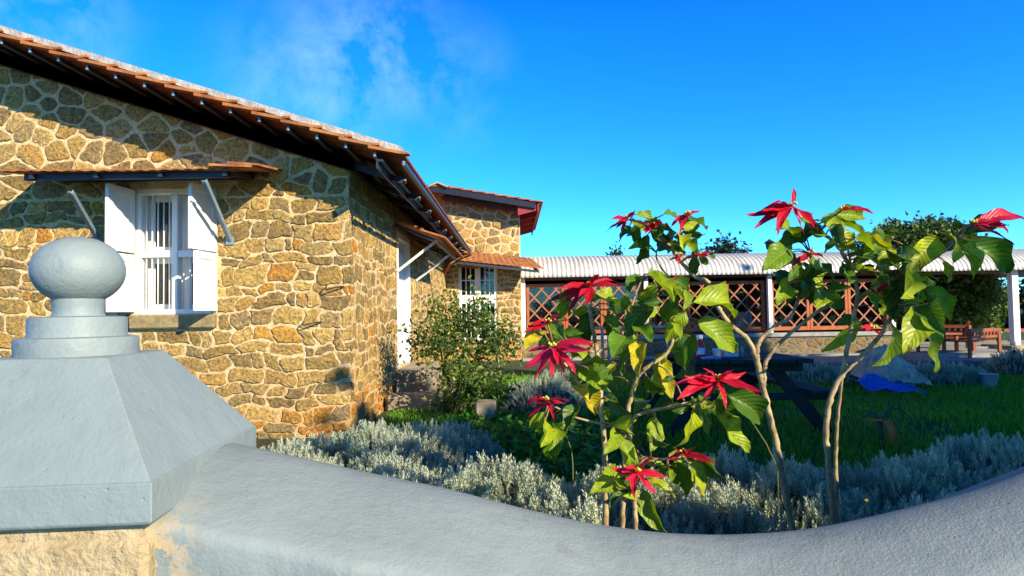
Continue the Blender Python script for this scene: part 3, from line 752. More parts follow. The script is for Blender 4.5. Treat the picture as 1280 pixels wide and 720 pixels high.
# awning above the window
def awning():
    a0 = P(-14, 214, 5.80); a1 = P(320, 207, 5.80)
    zo = (a0.z + a1.z) / 2; zi = zo + .12
    x0, x1 = a0.x, a1.x; yo, yi = 5.80, YF - .01
    m_ = MB(); n = 40; k = 6
    nx = int((x1 - x0) / .03)
    vs = []; fs = []
    for i in range(nx + 1):
        x = x0 + (x1 - x0) * i / nx; wv = .005 * math.sin(x * 2 * math.pi / .11) + .006 * math.sin(x * 2.3)
        for t, dz in ((0, 0), (1, 0), (1, -.014), (0, -.014)):
            vs.append((x, yo + (yi - yo) * t, zo + (zi - zo) * t + wv + dz))
    for i in range(nx):
        p = i * 4; q = p + 4
        fs += [(p, p + 1, q + 1, q), (p + 1, p + 2, q + 2, q + 1), (p + 2, p + 3, q + 3, q + 2), (p + 3, p, q, q + 3)]
    fs += [(0, 3, 2, 1), (nx * 4, nx * 4 + 1, nx * 4 + 2, nx * 4 + 3)]
    m_.add(vs, fs)
    for (xa, xb, dz) in ((x1 - .42, x1 - .03, .006), (x1 - .25, x1 + .02, .022)):
        m_.hexa([(xa, yo - .03, zo + dz), (xb, yo - .03, zo + dz - .02), (xb, yo - .03, zo + dz), (xa, yo - .03, zo + dz + .022)], [(xa, yi - .2, zo + .07 + dz), (xb, yi - .2, zo + .07 + dz - .02), (xb, yi - .2, zo + .07 + dz), (xa, yi - .2, zo + .07 + dz + .022)])
    aw = m_.build('awning', M['tile'], house)
    s = MB(); xs = P(30, 220, 5.9).x; xe = P(286, 216, 5.9).x
    s.box(xs, xe, yo + .10, yo + .14, zo - .075, zo - .012); s.box(xs, xe, yi - .06, yi - .01, zi - .1, zi - .05)
    for x in np.linspace(xs + .1, xe - .02, 4): s.beam((x, yo + .05, zo - .05), (x, yi - .02, zi - .07), .04, .04)
    s.build('awning_frame', M['steel'], aw)
    for (p, q) in (((88, 240), (121, 297)), ((255, 226), (287, 300))):
        t = MB(); A = P(*p, 5.87); B = P(*q, YF - .03); t.beam(A, B, .045, .012); t.beam(A + Vector((.018, 0, .0)), B + Vector((.018, 0, .0)), .01, .045); t.bbox(B.x - .04, B.x + .04, B.y - .005, B.y + .03, B.z - .05, B.z + .03, .004)
        t.build('strut', M['bluesteel'], aw)
awning()

# door in the side wall with its awning and steps
def door():
    f = MB(); x0, x1 = XC - .14, XC + .012
    f.bbox(x0, x1, DY0, DY0 + .09, DZ0, DZ1, .006); f.bbox(x0, x1, DY1 - .09, DY1, DZ0, DZ1, .006); f.bbox(x0, x1, DY0 + .09, DY1 - .09, DZ1 - .09, DZ1, .006)
    d = f.build('door', M['white'], house)
    l = MB(); l.bbox(XC - .12, XC - .08, DY0 + .09, DY1 - .09, DZ0, DZ1 - .09, .004)
    for (za, zb) in ((.15, .8), (.95, 1.7)): l.bbox(XC - .085, XC - .07, DY0 + .2, DY1 - .2, DZ0 + za, DZ0 + zb, .006)
    l.build('door_leaf', M['white'], d)
    # the leaf that stands open against the reveal
    h = MB(); h.tube([(XC - .07, DY0 + .16, DZ0 + .9), (XC - .02, DY0 + .16, DZ0 + .9), (XC - .02, DY0 + .27, DZ0 + .9)], .01, 8); h.build('handle', M['iron'], d)
    # awning
    na = P(551, 295, 9.0); xo = na.x; zo = na.z; xi = XC + .01; zi = zo + .26; y0, y1 = 8.95, 12.3
    m_ = MB(); fn = lambda x: zi + (zo - zi) * (x - xi) / (xo - xi)
    tiles(m_, xi, xo, y0, y1, fn, .3, .025, .01, .15)
    aw = m_.build('awning', M['tile'], house)
    s = MB(); s.box(xo - .09, xo - .05, y0 + .05, y1 - .05, zo - .09, zo - .05)
    for y in np.linspace(y0 + .1, y1 - .1, 4): s.beam((xi, y, zi - .085), (xo - .05, y, zo - .085 + .02), .035, .04)
    s.build('awning_frame', M['steel'], aw)
    for (p, Yp, q, Yq) in (((497, 339), 9.2, (543, 303), 9.2), ((519, 351), 10.95, (561, 319), 10.95)):
        t = MB(); A = P(*p, Yp); A.x = XC + .01; B = P(*q, Yq); t.beam(A, B, .04, .012, (0, 1, 0)); t.beam(A, B, .012, .04, (0, 1, 0)); t.build('strut', M['whitesteel'], aw)
    s = MB()
    s.bbox(XC - .3, XC + .42, 8.95, 10.6, .0, DZ0 - .02, .02); s.bbox(XC + .05, P(535, 480, 8.75).x, 8.72, 10.5, .0, .285, .02); s.bbox(XC + .05, P(552, 490, 8.55).x + .1, 8.5, 10.7, .0, .13, .02)
    s.bbox(XC + .03, XC + .7, 8.1, 8.49, -.02, .2, .04)
    s.build('doorstep', M['step'], house)
door()
# lamp under the eave: green body on an iron bracket
t = MB(); A = P(489, 272, 8.9); t.tube([A + Vector((0, 0, -.1)), A + Vector((0, 0, .08))], [.03, .04], 12); t.tube([A + Vector((0, 0, .08)), A + Vector((0, 0, .16))], [.04, .018], 12)
lm = t.build('wall_lamp', simple('green_glass_lamp', (.01, .22, .05), (.02, .3, .08), 5, .25), house)
t = MB(); t.tube([(XC, A.y, A.z + .1), (XC + .08, A.y, A.z + .18), A + Vector((0, 0, .16))], .01, 8); t.build('bracket', M['rust'], lm); t = MB(); t.lathe([(.05, A.z - .16), (.055, A.z - .1), (.02, A.z - .095)], A.x, A.y, 14); t.build('lamp_cap', M['rust'], lm)
# iron hooks in the wall
for (px, py) in ((386, 405), (414, 361)):
    t = MB(); A = P(px, py, YF - .02); t.tube([A + Vector((.13, .0, .02)), A + Vector((.05, -.06, .01)), A + Vector((-.02, -.08, -.01)), A + Vector((-.05, -.06, .0)), A + Vector((-.03, -.05, .03))], .007, 8)
    t.build('iron_hook', M['iron'], house, smooth=True)

# ------------------------------------------------------------------ rear wing of the house
YW = 16.0; XW = P(651, 350, YW).x; WL = XC - .05
wr = P(651, 268, YW); wl = P(556, 249, YW)
wsl = -.20
ww0 = P(573, 329, YW); ww1 = P(622, 425, YW)
def wing_z(x): return wr.z + wsl * (x - XW) + .05
mb = MB(); y0, y1 = YW, YW + .35
mb.box(WL, ww0.x, y0, y1, 0, wr.z); mb.box(ww1.x, XW, y0, y1, 0, wr.z); mb.box(ww0.x, ww1.x, y0, y1, 0, ww1.z); mb.box(ww0.x, ww1.x, y0, y1, ww0.z, wr.z)
mb.hexa([(WL, y0, wr.z), (XW, y0, wr.z), (XW, y0, wing_z(XW)), (WL, y0, wing_z(WL))], [(WL, y1, wr.z), (XW, y1, wr.z), (XW, y1, wing_z(XW)), (WL, y1, wing_z(WL))])
mb.box(XW - .35, XW, y1, 21, 0, wr.z)
mb.box(WL - 3, WL, 16.42, 16.8, 0, wing_z(WL) + .3)
fn_w = lambda u, v, d: (u, YW - d, v)
rq = []
masonry(mb, fn_w, [(WL, 2.3), (XW, 2.3), (XW, wing_z(XW)), (WL, wing_z(WL))], rq, 55, .27, .2, .022, .02, lambda v, r: tuple(x * 1.15 for x in stone_colour(v + .5, r)))
coursed(mb, fn_w, WL, XW, 0, 2.29, rq + [(ww0.x - .02, ww1.x + .02, ww1.z - .1, ww0.z + .03)], 56, .018, .018)
mb.build('wing_wall', [M['mortar'], M['stone']], house)
# wing roof (low gable)
ry = 15.42; e0 = P(534, 228, ry); e1 = P(676, 251, ry)
wsl2 = (e1.z - e0.z) / (e1.x - e0.x)
def wroof(x): return e1.z + wsl2 * (x - e1.x)
xr = P(547, 226, ry).x
mb = MB(); tiles(mb, xr, e1.x, ry, 21, wroof, .27, .03, .012, .19)
lf_ = lambda x: wroof(xr) - (xr - x) * .2
tiles(mb, xr, xr - 2.6, ry, 21, lf_, .27, .03, .012, .19)
wroof_o = mb.build('wing_roof', M['tile'], house)
mb = MB()
for i in range(9):
    ya, yb, zz = ry - .05 + i * .6, ry + .57 + i * .6, wroof(xr) + .05 + .006 * (i % 2)
    for sg in (-1, 1):
        mb.hexa([(xr, ya, zz), (xr + sg * .24, ya, zz - .11), (xr + sg * .24, ya, zz - .14), (xr, ya, zz - .035)], [(xr, yb, zz), (xr + sg * .24, yb, zz - .11), (xr + sg * .24, yb, zz - .14), (xr, yb, zz - .035)])
mb.build('ridge_tile', simple('pale_ridge_tile', (.36, .2, .1), (.5, .34, .2), 8, .9), wroof_o)
mb = MB(); 
mb.hexa([(xr - .4, ry + .03, wroof(xr - .4) - .2), (e1.x - .13, ry + .03, wroof(e1.x - .13) - .2), (e1.x - .13, ry + .03, wroof(e1.x - .13) - .06), (xr - .4, ry + .03, wroof(xr - .4) - .06)], [(xr - .4, ry + .09, wroof(xr - .4) - .2), (e1.x - .13, ry + .09, wroof(e1.x - .13) - .2), (e1.x - .13, ry + .09, wroof(e1.x - .13) - .06), (xr - .4, ry + .09, wroof(xr - .4) - .06)])
mb.build('bargeboard', simple('navy_gutter_paint', (.006, .008, .02), (.012, .016, .035), 5, .5), wroof_o)
mb = MB(); x0 = XW; x1 = e1.x - .08
for i in range(5):
    ya = ry + .1 + i * 1.1; mb.hexa([(x0 - .05, ya, wroof(x0) - .42), (x1, ya, wroof(x1) - .22), (x1, ya, wroof(x1) - .06), (x0 - .05, ya, wroof(x0) - .08)], [(x0 - .05, ya + .05, wroof(x0) - .42), (x1, ya + .05, wroof(x1) - .22), (x1, ya + .05, wroof(x1) - .06), (x0 - .05, ya + .05, wroof(x0) - .08)])
mb.hexa([(XW - .1, ry + .1, wroof(XW) - .085), (x1, ry + .1, wroof(x1) - .085), (x1, ry + .1, wroof(x1) - .07), (XW - .1, ry + .1, wroof(XW) - .07)], [(XW - .1, 20.5, wroof(XW) - .085), (x1, 20.5, wroof(x1) - .085), (x1, 20.5, wroof(x1) - .07), (XW - .1, 20.5, wroof(XW) - .07)])
mb.box(x1, x1 + .03, ry + .06, 20.5, wroof(x1) - .26, wroof(x1) - .05)
mb.build('soffit_board', simple('maroon_painted_board', (.24, .02, .025), (.34, .04, .04), 5, .5), wroof_o)
# scalloped valance along the wall head
mb = MB(); ya = YW - .25
for i in range(26):
    xa = WL + (XW - WL + .2) * i / 26; xb = WL + (XW - WL + .2) * (i + 1) / 26
    mb.hexa([(xa, ya, wroof(xa) - .29), (xb, ya, wroof(xb) - .29), (xb, ya, wroof(xb) - .2), (xa, ya, wroof(xa) - .2)], [(xa, ya + .02, wroof(xa) - .29), (xb, ya + .02, wroof(xb) - .29), (xb, ya + .02, wroof(xb) - .2), (xa, ya + .02, wroof(xa) - .2)])
    mb.tube([((xa + xb) / 2, ya - .003, wroof((xa + xb) / 2) - .29), ((xa + xb) / 2, ya + .023, wroof((xa + xb) / 2) - .29)], .036, 10)
mb.build('valance', M['redwood'], wroof_o)
# wing window
def wing_window():
    f = MB(); a, b, z0, z1 = ww0.x, ww1.x, ww1.z, ww0.z; d0, d1 = YW + .02, YW + .12; t = .07
    f.bbox(a, a + t, d0, d1, z0, z1, .006); f.bbox(b - t, b, d0, d1, z0, z1, .006); f.bbox(a + t, b - t, d0, d1, z1 - t, z1, .006); f.bbox(a + t, b - t, d0 - .03, d1, z0, z0 + t, .006)
    xm = (a + b) / 2; zm = P(598, 374, YW).z
    f.bbox(xm - .07, xm + .07, d0 + .005, d1, z0 + t, z1 - t, .006); f.bbox(a + t, xm - .07, d0 + .008, d1, zm - .11, zm + .11, .006); f.bbox(xm + .07, b - t, d0 + .008, d1, zm - .11, zm + .11, .006)
    w_ = f.build('window', M['white'], house)
    g2 = MB(); bb = MB()
    for (x0, x1) in ((a + t, xm - .07), (xm + .07, b - t)):
        for (za, zb) in ((z0 + t, zm - .11), (zm + .11, z1 - t)):
            g2.box(x0, x1, d0 + .05, d0 + .056, za, zb)
            bb.box(x0, x1, d0 + .03, d0 + .048, (za + zb) / 2 - .012, (za + zb) / 2 + .012)
            for k in (1, 2): x = x0 + (x1 - x0) * k / 3; bb.box(x - .011, x + .011, d0 + .022, d0 + .046, za, zb)
    g2.build('pane', M['glass'], w_); bb.build('glazing_bar', M['white'], w_)
    c = MB(); c.box(a - .2, b + .2, YW + .8, YW + .84, z0 - .2, z1 + .2); c.build('dark_backing', M['dark'], w_)  # dark sheet behind the panes standing in for the unlit room
    # lean-to awning over it
    p0 = P(552, 322, 15.1); p1 = P(679, 335, 15.25); q0 = P(560, 312, YW - .01); q1 = P(664, 323, YW - .01)
    m_ = MB(); n = 60; vs = []; fs = []
    for i in range(n + 1):
        s = i / n; wv = .02 * abs(math.sin(s * math.pi * 17))
        o = p0.lerp(p1, s); e = q0.lerp(q1, s)
        vs += [o + Vector((0, 0, wv)), e + Vector((0, 0, wv + .0)), e + Vector((0, 0, wv - .035)), o + Vector((0, 0, wv - .035))]
    for i in range(n):
        p = i * 4; q = p + 4; fs += [(p, p + 1, q + 1, q), (p + 1, p + 2, q + 2, q + 1), (p + 2, p + 3, q + 3, q + 2), (p + 3, p, q, q + 3)]
    fs += [(0, 3, 2, 1), (n * 4, n * 4 + 1, n * 4 + 2, n * 4 + 3)]
    m_.add(vs, fs); aw = m_.build('awning', M['tile'], house)
    s = MB()
    for t_ in (.06, .35, .65, .94):
        o = p0.lerp(p1, t_) + Vector((0, .05, -.07)); e = q0.lerp(q1, t_) + Vector((0, 0, -.07)); s.beam(o, e, .05, .05)
    s.beam(p0 + Vector((.05, .07, -.08)), p1 + Vector((-.1, .07, -.08)), .05, .06); s.build('awning_frame', M['steel'], aw)
    s = MB(); A = P(563, 328, 15.2); B = P(548, 358, YW - .03); s.beam(A, B, .07, .03); s.build('strut', M['rust'], aw)
    s = MB(); s.bbox(A.x - .02, A.x + .14, A.y - .05, A.y + .05, A.z - .06, A.z + .08, .01); s.build('strut_plate', M['sill'], aw)
wing_window()

# ------------------------------------------------------------------ veranda
YV = 16.5
posts = [654, 806, 959.5, 1111, 1263]
zsill = P(860, 418, YV - .2).z; zfl = .17
ver = thing('veranda', (P(654, 400, YV).x, YV, 0), 'long glazed veranda with orange lattice windows under a curved corrugated roof', 'veranda')
def P_(px, py): return P(px, py, YV)
pz1 = P_(860, 346).z
for i, px in enumerate(posts):
    m_ = MB(); x = P_(px, 380).x; z0 = zsill - .0 if i < 4 else P(1266, 431, YV).z; hw = .055 if i < 4 else .085
    lean = 0
    m_.bbox(x - hw, x + hw, YV - .19, YV - .19 + 2 * hw, z0, pz1 + .05, .008); m_.build('post', M['white'], ver)
# roof: curved corrugated sheet
def vroof():
    x0 = P(648, 345, 16.2).x; x1 = 16.5; per = .115; nx = int((x1 - x0) / (per / 6)); prof = []
    ze = P(860, 345, 16.1).z + .02; zt = P(900, 318, 17.6).z
    for j in range(13):
        a = j / 12 * math.pi / 2; prof.append((16.1 + 1.55 * (1 - math.cos(a)), ze + (zt - ze) * math.sin(a)))
    for j in range(1, 8):
        a = j / 7 * math.pi / 2; prof.append((17.65 + 1.9 * math.sin(a), zt - (zt - ze) * (1 - math.cos(a))))
    xs = x0 + (x1 - x0) * np.arange(nx + 1) / nx; wv = .013 * np.sin(xs * 2 * np.pi / per)
    v = np.zeros((nx + 1, len(prof), 3)); 
    for j, (y, z) in enumerate(prof):
        a, b = prof[max(j - 1, 0)], prof[min(j + 1, len(prof) - 1)]; ty, tz = b[0] - a[0], b[1] - a[1]; l = math.hypot(ty, tz)
        v[:, j, 0] = xs; v[:, j, 1] = y - tz / l * wv; v[:, j, 2] = z + ty / l * wv
    k = len(prof); i, j = np.meshgrid(np.arange(nx), np.arange(k - 1), indexing='ij'); p = (i * k + j).ravel()
    f = np.stack([p, p + k, p + k + 1, p + 1], 1)
    o = np_mesh('roof', v.reshape(-1, 3), f, M['corr'], ver, None, True)
    sm = o.modifiers.new('thickness', 'SOLIDIFY'); sm.thickness = .006
    b = MB(); b.box(x0 + .05, 16, YV - .16, YV + .02, pz1 - .04, pz1 + .16); b.box(x0 + .05, 16, 19.2, 19.35, pz1 - .04, pz1 + .1)
    b.build('eave_beam', M['brownwood'], ver)
vroof()
# lattice panels, three to a bay
zb0 = P_(860, 415).z; zb1 = P_(860, 352).z
def panel(x0, x1):
    f = MB(); t = .075; y0, y1 = YV - .03, YV + .04
    f.bbox(x0, x0 + t, y0, y1, zb0, zb1, .006); f.bbox(x1 - t, x1, y0, y1, zb0, zb1, .006); f.bbox(x0 + t, x1 - t, y0, y1, zb1 - .09, zb1, .006); f.bbox(x0 + t, x1 - t, y0, y1, zb0, zb0 + .10, .006)
    o = f.build('lattice_panel', M['orangewood'], ver)
    a, b, c_, d = x0 + t, x1 - t, zb0 + .10, zb1 - .09; l = MB(); s = .375
    for sg, yy in ((1, y0 + .012), (-1, y0 + .027)):
        k0 = -8
        for k in range(-8, 14):
            # line z - c_ = sg*1.08*(x - xk)
            xk = a + k * s + (.1 if sg > 0 else .17); pts = []
            for z in (c_, d):
                x = xk + (z - c_) / (sg * 1.08)
                pts.append((x, z))
            (xa, za), (xb, zb) = pts
            def cut(xx): return za + (xx - xa) * sg * 1.08
            P0, P1 = [xa, za], [xb, zb]
            lo, hi = (P0, P1) if xa < xb else (P1, P0)
            if hi[0] <= a + .02 or lo[0] >= b - .02: continue
            if lo[0] < a: lo[:] = [a, cut(a)]
            if hi[0] > b: hi[:] = [b, cut(b)]
            if math.dist(lo, hi) < .05: continue
            l.beam((lo[0], yy, lo[1]), (hi[0], yy, hi[1]), .013, .034, (0, 1, 0)) if False else l.beam((lo[0], yy, lo[1]), (hi[0], yy, hi[1]), .034, .013, (0, 1, 0))
    l.build('lattice', M['latwood'], o)
    g2 = MB(); g2.box(a, b, YV + .012, YV + .017, c_, d); g2.build('pane', M['glass'], o)
for i in range(3):
    xa = P_(posts[i], 380).x + .075; xb = P_(posts[i + 1], 380).x - .075; wd = (xb - xa) / 3
    for k in range(3): panel(xa + wd * k + .004, xa + wd * (k + 1) - .004)
XV1 = P_(posts[3], 380).x + .1
b = MB(); x0 = XW + .002
b.bbox(x0, XV1 + .45, YV - .26, YV + .2, zsill - .10, zsill, .012); b.build('sill', M['concrete'], ver)
b = MB(); b.box(x0, XV1 + .4, YV - .2, YV + .16, -.05, zsill - .1)
masonry(b, lambda u, v, d: (u, YV - .2 - d, v), [(x0, 0), (XV1 + .4, 0), (XV1 + .4, zsill - .11), (x0, zsill - .11)], [], 77, .34, .2, .012, .012, lambda v, r: r.choice([(.11, .10, .085), (.15, .13, .10), (.09, .085, .075), (.13, .10, .065)]))
b.build('base_wall', [simple('dull_grey_mortar', (.14, .135, .12), (.24, .22, .19), 6, .9, bs=.5), M['stone']], ver)
b = MB(); zl = P(860, 445, 15.9).z
b.bbox(x0, XV1 + .4, 15.75, YV - .23, zl - .09, zl, .01); b.build('ledge', M['concrete'], ver)
b = MB(); b.box(x0, XV1 + .4, 15.85, YV - .24, -.05, zl - .09); masonry(b, lambda u, v, d: (u, 15.85 - d, v), [(x0, 0), (XV1 + .4, 0), (XV1 + .4, zl - .1), (x0, zl - .1)], [], 78, .34, .15, .016, .02, lambda v, r: tuple(x * .9 for x in stone_colour(v, r)))
b.build('ledge_wall', [M['mortar'], M['stone']], ver)
b = MB(); b.box(XW, 16, YV + .2, 19.4, -.02, zfl - .06); b.build('floor', M['concrete'], ver)
b = MB()                                            # rear side of the gallery: low wall and window posts
b.box(XW, XV1, 19.2, 19.35, zfl - .06, zsill + .25); b.box(XW, XV1, 19.2, 19.35, 1.72, pz1 + .5)
xs_ = np.linspace(XW, XV1, 8)
for k in range(7):
    b.box(xs_[k], xs_[k] + .72, 19.2, 19.35, zsill + .25, 1.72)
b.box(XV1 - .1, XV1, 16.7, 19.2, zfl - .06, pz1 + .4)
b.build('rear_wall', M['brownwood'], ver)
b = MB(); px0 = P(1247, 431, YV).x; zp = P(1266, 431, YV).z
b.bbox(px0, px0 + 3.2, YV - .45, YV + .6, zp - .13, zp, .015); b.build('plinth_cap', M['limestone'], ver)
b = MB(); b.box(px0 + .04, px0 + 3.1, YV - .4, YV + .5, -.05, zp - .13); masonry(b, lambda u, v, d: (u, YV - .4 - d, v), [(px0 + .04, 0), (px0 + 3.1, 0), (px0 + 3.1, zp - .13), (px0 + .04, zp - .13)], [], 79, .3, .16, .014, .02)
b.build('plinth', [M['mortar'], M['stone']], ver)
# draped chair seen through the lattice
ch = thing('draped_chair', (P(935, 400, 17.4).x, 17.4, zfl - .06), 'pale blue cloth draped over a chair behind the lattice windows', 'chair')
X, Y, Z = ch.location
b = MB(); 
for sx in (-.2, .2):
    for sy in (-.2, .2): b.tube([(X + sx, Y + sy, Z), (X + sx, Y + sy, Z + (.95 if sy > 0 else .45))], .018, 8)
b.bbox(X - .24, X + .24, Y - .24, Y + .24, Z + .42, Z + .46, .01); b.build('frame', M['brownwood'], ch)
vs = []; fs = []; n = 14
for i in range(n + 1):
    for j in range(n + 1):
        u = i / n - .5; t = j / n; yy = Y + .24 - .1 * t - .25 * max(0, t - .5); zz = Z + 1.0 - .62 * t + .02 * math.sin(u * 20) * t
        vs.append((X + u * (.42 + .2 * t), yy - .03 * math.cos(u * 18) * t, zz))
for i in range(n):
    for j in range(n): p = i * (n + 1) + j; fs.append((p, p + 1, p + n + 2, p + n + 1))
b = MB(); b.add(vs, fs); o = b.build('cloth', simple('pale_blue_cloth', (.32, .42, .5), (.45, .54, .62), 5, .9), ch, True); o.modifiers.new('t', 'SOLIDIFY').thickness = .012

# patio, steps
b = MB(); tx0, tx1 = P(985, 450, 12).x, P(1226, 450, 12).x
b.box(tx0, tx1, 12.05, 15.7, -.05, .02); tag(b.build('patio', M['concrete']), kind='structure')
b = MB(); b.bbox(tx0 - .03, tx1 + .03, 11.98, 12.35, -.03, .165, .012); tag(b.build('patio_kerb', simple('slate_kerb', (.06, .075, .09), (.11, .13, .15), 5, .6, bs=.3)), kind='structure')
b = MB(); b.bbox(tx1 + .04, tx1 + 2.2, 12.9, 13.4, -.02, .12, .015); b.bbox(tx1 + .04, tx1 + 2.2, 13.401, 16.0, -.02, .2, .015); tag(b.build('garden_steps', M['concrete']), kind='structure')

# garden bench and chair on the patio
def bench(name, px, py, Y, wd, label, cat, rot, z0, hb=.78, curved=False):
    t = thing(name, (P(px, py, Y).x, Y, z0), label, cat); X, Yc, Z = t.location
    t.rotation_euler = (0, 0, 0)
    ca, sa = math.cos(rot), math.sin(rot)
    def T(u, v, z): return (X + u * ca - v * sa, Yc + u * sa + v * ca, Z + z)
    def bar(mb, a, c_, w_, h_): mb.beam(T(*a), T(*c_), w_, h_)
    s = MB()
    for k in range(5): v = -.2 + k * .1; bar(s, (-wd / 2, v, .43), (wd / 2, v, .43), .075, .025)
    s.build('seat', M['chairwood'], t)
    s = MB(); bar(s, (-wd / 2, .27, hb), (wd / 2, .27, hb), .03, .07); bar(s, (-wd / 2, .25, .52), (wd / 2, .25, .52), .03, .05)
    n = int(wd / .12)
    for k in range(n + 1): u = -wd / 2 + .04 + (wd - .08) * k / n; bar(s, (u, .25, .52), (u, .27, hb), .05, .018)
    s.build('backrest', M['chairwood'], t)
    for su in (-1, 1):
        for sv, zz in ((-.24, .64), (.27, hb + .03)):
            s = MB(); bar(s, (su * wd / 2, sv, 0), (su * wd / 2, sv, zz), .055, .055); s.build('leg', M['chairwood'], t)
        s = MB()
        if curved: s.tube([T(su * wd / 2, .27, .78), T(su * wd / 2, .1, .8), T(su * wd / 2, -.1, .76), T(su * wd / 2, -.26, .62), T(su * wd / 2, -.3, .48)], .03, 8)
        else: bar(s, (su * wd / 2, .27, .63), (su * wd / 2, -.28, .65), .06, .03)
        s.build('armrest', M['chairwood'], t)
    return t
bench('garden_bench', 1214, 440, 13.7, 1.05, 'red brown slatted garden bench seen side on beside the patio kerb', 'bench', R(205), .02, .66)
bench('garden_chair', 1190, 440, 15.0, .65, 'red brown wooden armchair with curved arms behind the bench', 'chair', R(150), .02, .7, True)
# tilted table with a red top
t = thing('patio_table', (P(1160, 440, 14.3).x, 14.3, .02), 'low red topped garden table beside the bench, half hidden by leaves', 'table'); X, Y, Z = t.location
s = MB(); s.hexa([(X - .5, Y - .4, Z + .55), (X + .5, Y - .4, Z + .55), (X + .5, Y + .4, Z + .55), (X - .5, Y + .4, Z + .55)], [(X - .5, Y - .4, Z + .59), (X + .5, Y - .4, Z + .59), (X + .5, Y + .4, Z + .59), (X - .5, Y + .4, Z + .59)]); s.build('tabletop', M['chairwood'], t)
for sx in (-.42, .42):
    for sy in (-.32, .32): s = MB(); s.bbox(X + sx - .03, X + sx + .03, Y + sy - .03, Y + sy + .03, Z, Z + .55, .004); s.build('leg', M['chairwood'], t)
# far outbuilding with a red roof
t = thing('garden_shed', (P(1262, 430, 26).x, 27.5, 0), 'low outbuilding with a shallow red roof behind the white corner post', 'shed'); X, Y, Z = t.location
za = P(1262, 434, 26).z; zb_ = P(1262, 418, 27).z; xa = P(1216, 430, 26).x; xb = xa + 5
s = MB(); s.box(xa + .25, xb - .25, 26.3, 29.2, -1.2, za); s.build('wall', M['mortar'], t)
s = MB(); s.add([(xa, 26, za), (xb, 26, za), (xb, 29.5, za), (xa, 29.5, za), (xa + 1.3, 27.3, zb_ + .2), (xb - 1.3, 27.3, zb_ + .2), (xb - 1.3, 28.2, zb_ + .2), (xa + 1.3, 28.2, zb_ + .2)], [(0, 1, 5, 4), (1, 2, 6, 5), (2, 3, 7, 6), (3, 0, 4, 7), (4, 5, 6, 7), (3, 2, 1, 0)])
s.build('roof', simple('red_roof_sheet', (.38, .07, .06), (.5, .11, .09), 4, .7), t)

# ------------------------------------------------------------------ gate pillar and boundary wall
TH = R(4.5); e_ = Vector((math.cos(TH), math.sin(TH), 0)); n_ = Vector((-math.sin(TH), math.cos(TH), 0))
CY = 1.40; CXp = P(98, 440, CY).x; Bc = .411 * CY
pil = thing('gate_pillar', (CXp, CY, 0), 'grey painted gate pillar with pyramid cap and ball finial', 'gate pillar')
cc = Vector((CXp, CY, 0))
FR = cc + e_ * Bc / 2 - n_ * Bc / 2
zct = P(190, 604, FR.y).z; zcb = P(190, 657, FR.y).z
plat = .175 * CY
zpl = P(143, 446, (cc + e_ * plat / 2 - n_ * plat / 2).y).z
def sq(hw, z): return [cc + e_ * (hw * a) + n_ * (hw * b) + Vector((0, 0, z)) for a, b in ((-1, -1), (1, -1), (1, 1), (-1, 1))]
def pyramid():
    s = MB(); rings = [(Bc / 2 - .004, zcb), (Bc / 2, zcb + .006), (Bc / 2, zct - .0), (Bc / 2 - .004, zct + .001), (plat / 2 + .003, zpl - .002), (plat / 2 - .004, zpl)]
    # fine grid so the plaster edges stay slightly soft
    vs = []; k = 4
    for hw, z in rings: vs += sq(hw, z)
    fs = [(3, 2, 1, 0)]
    for r in range(len(rings) - 1):
        for i in range(4): fs.append((r * 4 + i, r * 4 + (i + 1) % 4, (r + 1) * 4 + (i + 1) % 4, (r + 1) * 4 + i))
    m = (len(rings) - 1) * 4; fs.append((m, m + 1, m + 2, m + 3)); s.add(vs, fs)
    o = s.build('cap', M['stucco'], pil)
    bv = o.modifiers.new('soft', 'BEVEL'); bv.width = .005; bv.segments = 3; bv.limit_method = 'ANGLE'; bv.angle_limit = R(15)
pyramid()
def pz(py): return P(100, py, CY).z
def pr(w_): return w_ / 2 * CY / F / 1.19
prof = [(pr(156), zpl - .01)]
prof += [(pr(157), pz(443)), (pr(157), pz(424)), (pr(155), pz(421.5)), (pr(128), pz(420)), (pr(126), pz(418)), (pr(126), pz(399)), (pr(124), pz(396.5)), (pr(70), pz(395)), (pr(65), pz(391)), (pr(66), pz(384))]
cb = pz(338.5); rbx = pr(121); rbz = (pz(296) - pz(381)) / 2
a0 = math.asin(pr(68) / rbx)
for i in range(25):
    a = math.pi - a0 - (math.pi - a0) * i / 24
    prof.append((max(rbx * math.sin(a), .0006), cb + rbz * math.cos(a)))
s = MB(); s.lathe(prof, CXp, CY, 72); o = s.build('finial', M['stucco'], pil, smooth=True)
ed = o.modifiers.new('e', 'EDGE_SPLIT'); ed.split_angle = R(50)
# limestone shaft with raised blocks
s = MB()
hs_ = Bc / 2 - .03
a = sq(hs_, -.6); b_ = sq(hs_, zcb - .004); s.hexa(a, b_)
o = s.build('shaft', M['limestone'], pil)
for fz in range(5):
    s = MB(); z1 = zcb - .03 - fz * .3; z0 = z1 - .27
    a = sq(hs_ + .012, z0); b_ = sq(hs_ + .012, z1); s.hexa(a, b_); q = s.build('shaft_block', M['limestone'], o)
    q.modifiers.new('b', 'BEVEL').width = .012

# unseen second pillar, added to cast shade on the right end of the coping
def copy_tree(o, parent=None, d=None):
    c = o.copy(); col.objects.link(c)
    if parent: c.parent = parent
    if d: c.location = o.location + d
    for k in list(o.children): copy_tree(k, c)
    return c
pil2 = copy_tree(pil, None, e_ * (2.22 + Bc)); pil2['label'] = 'unseen second gate pillar added at right to shade the coping'
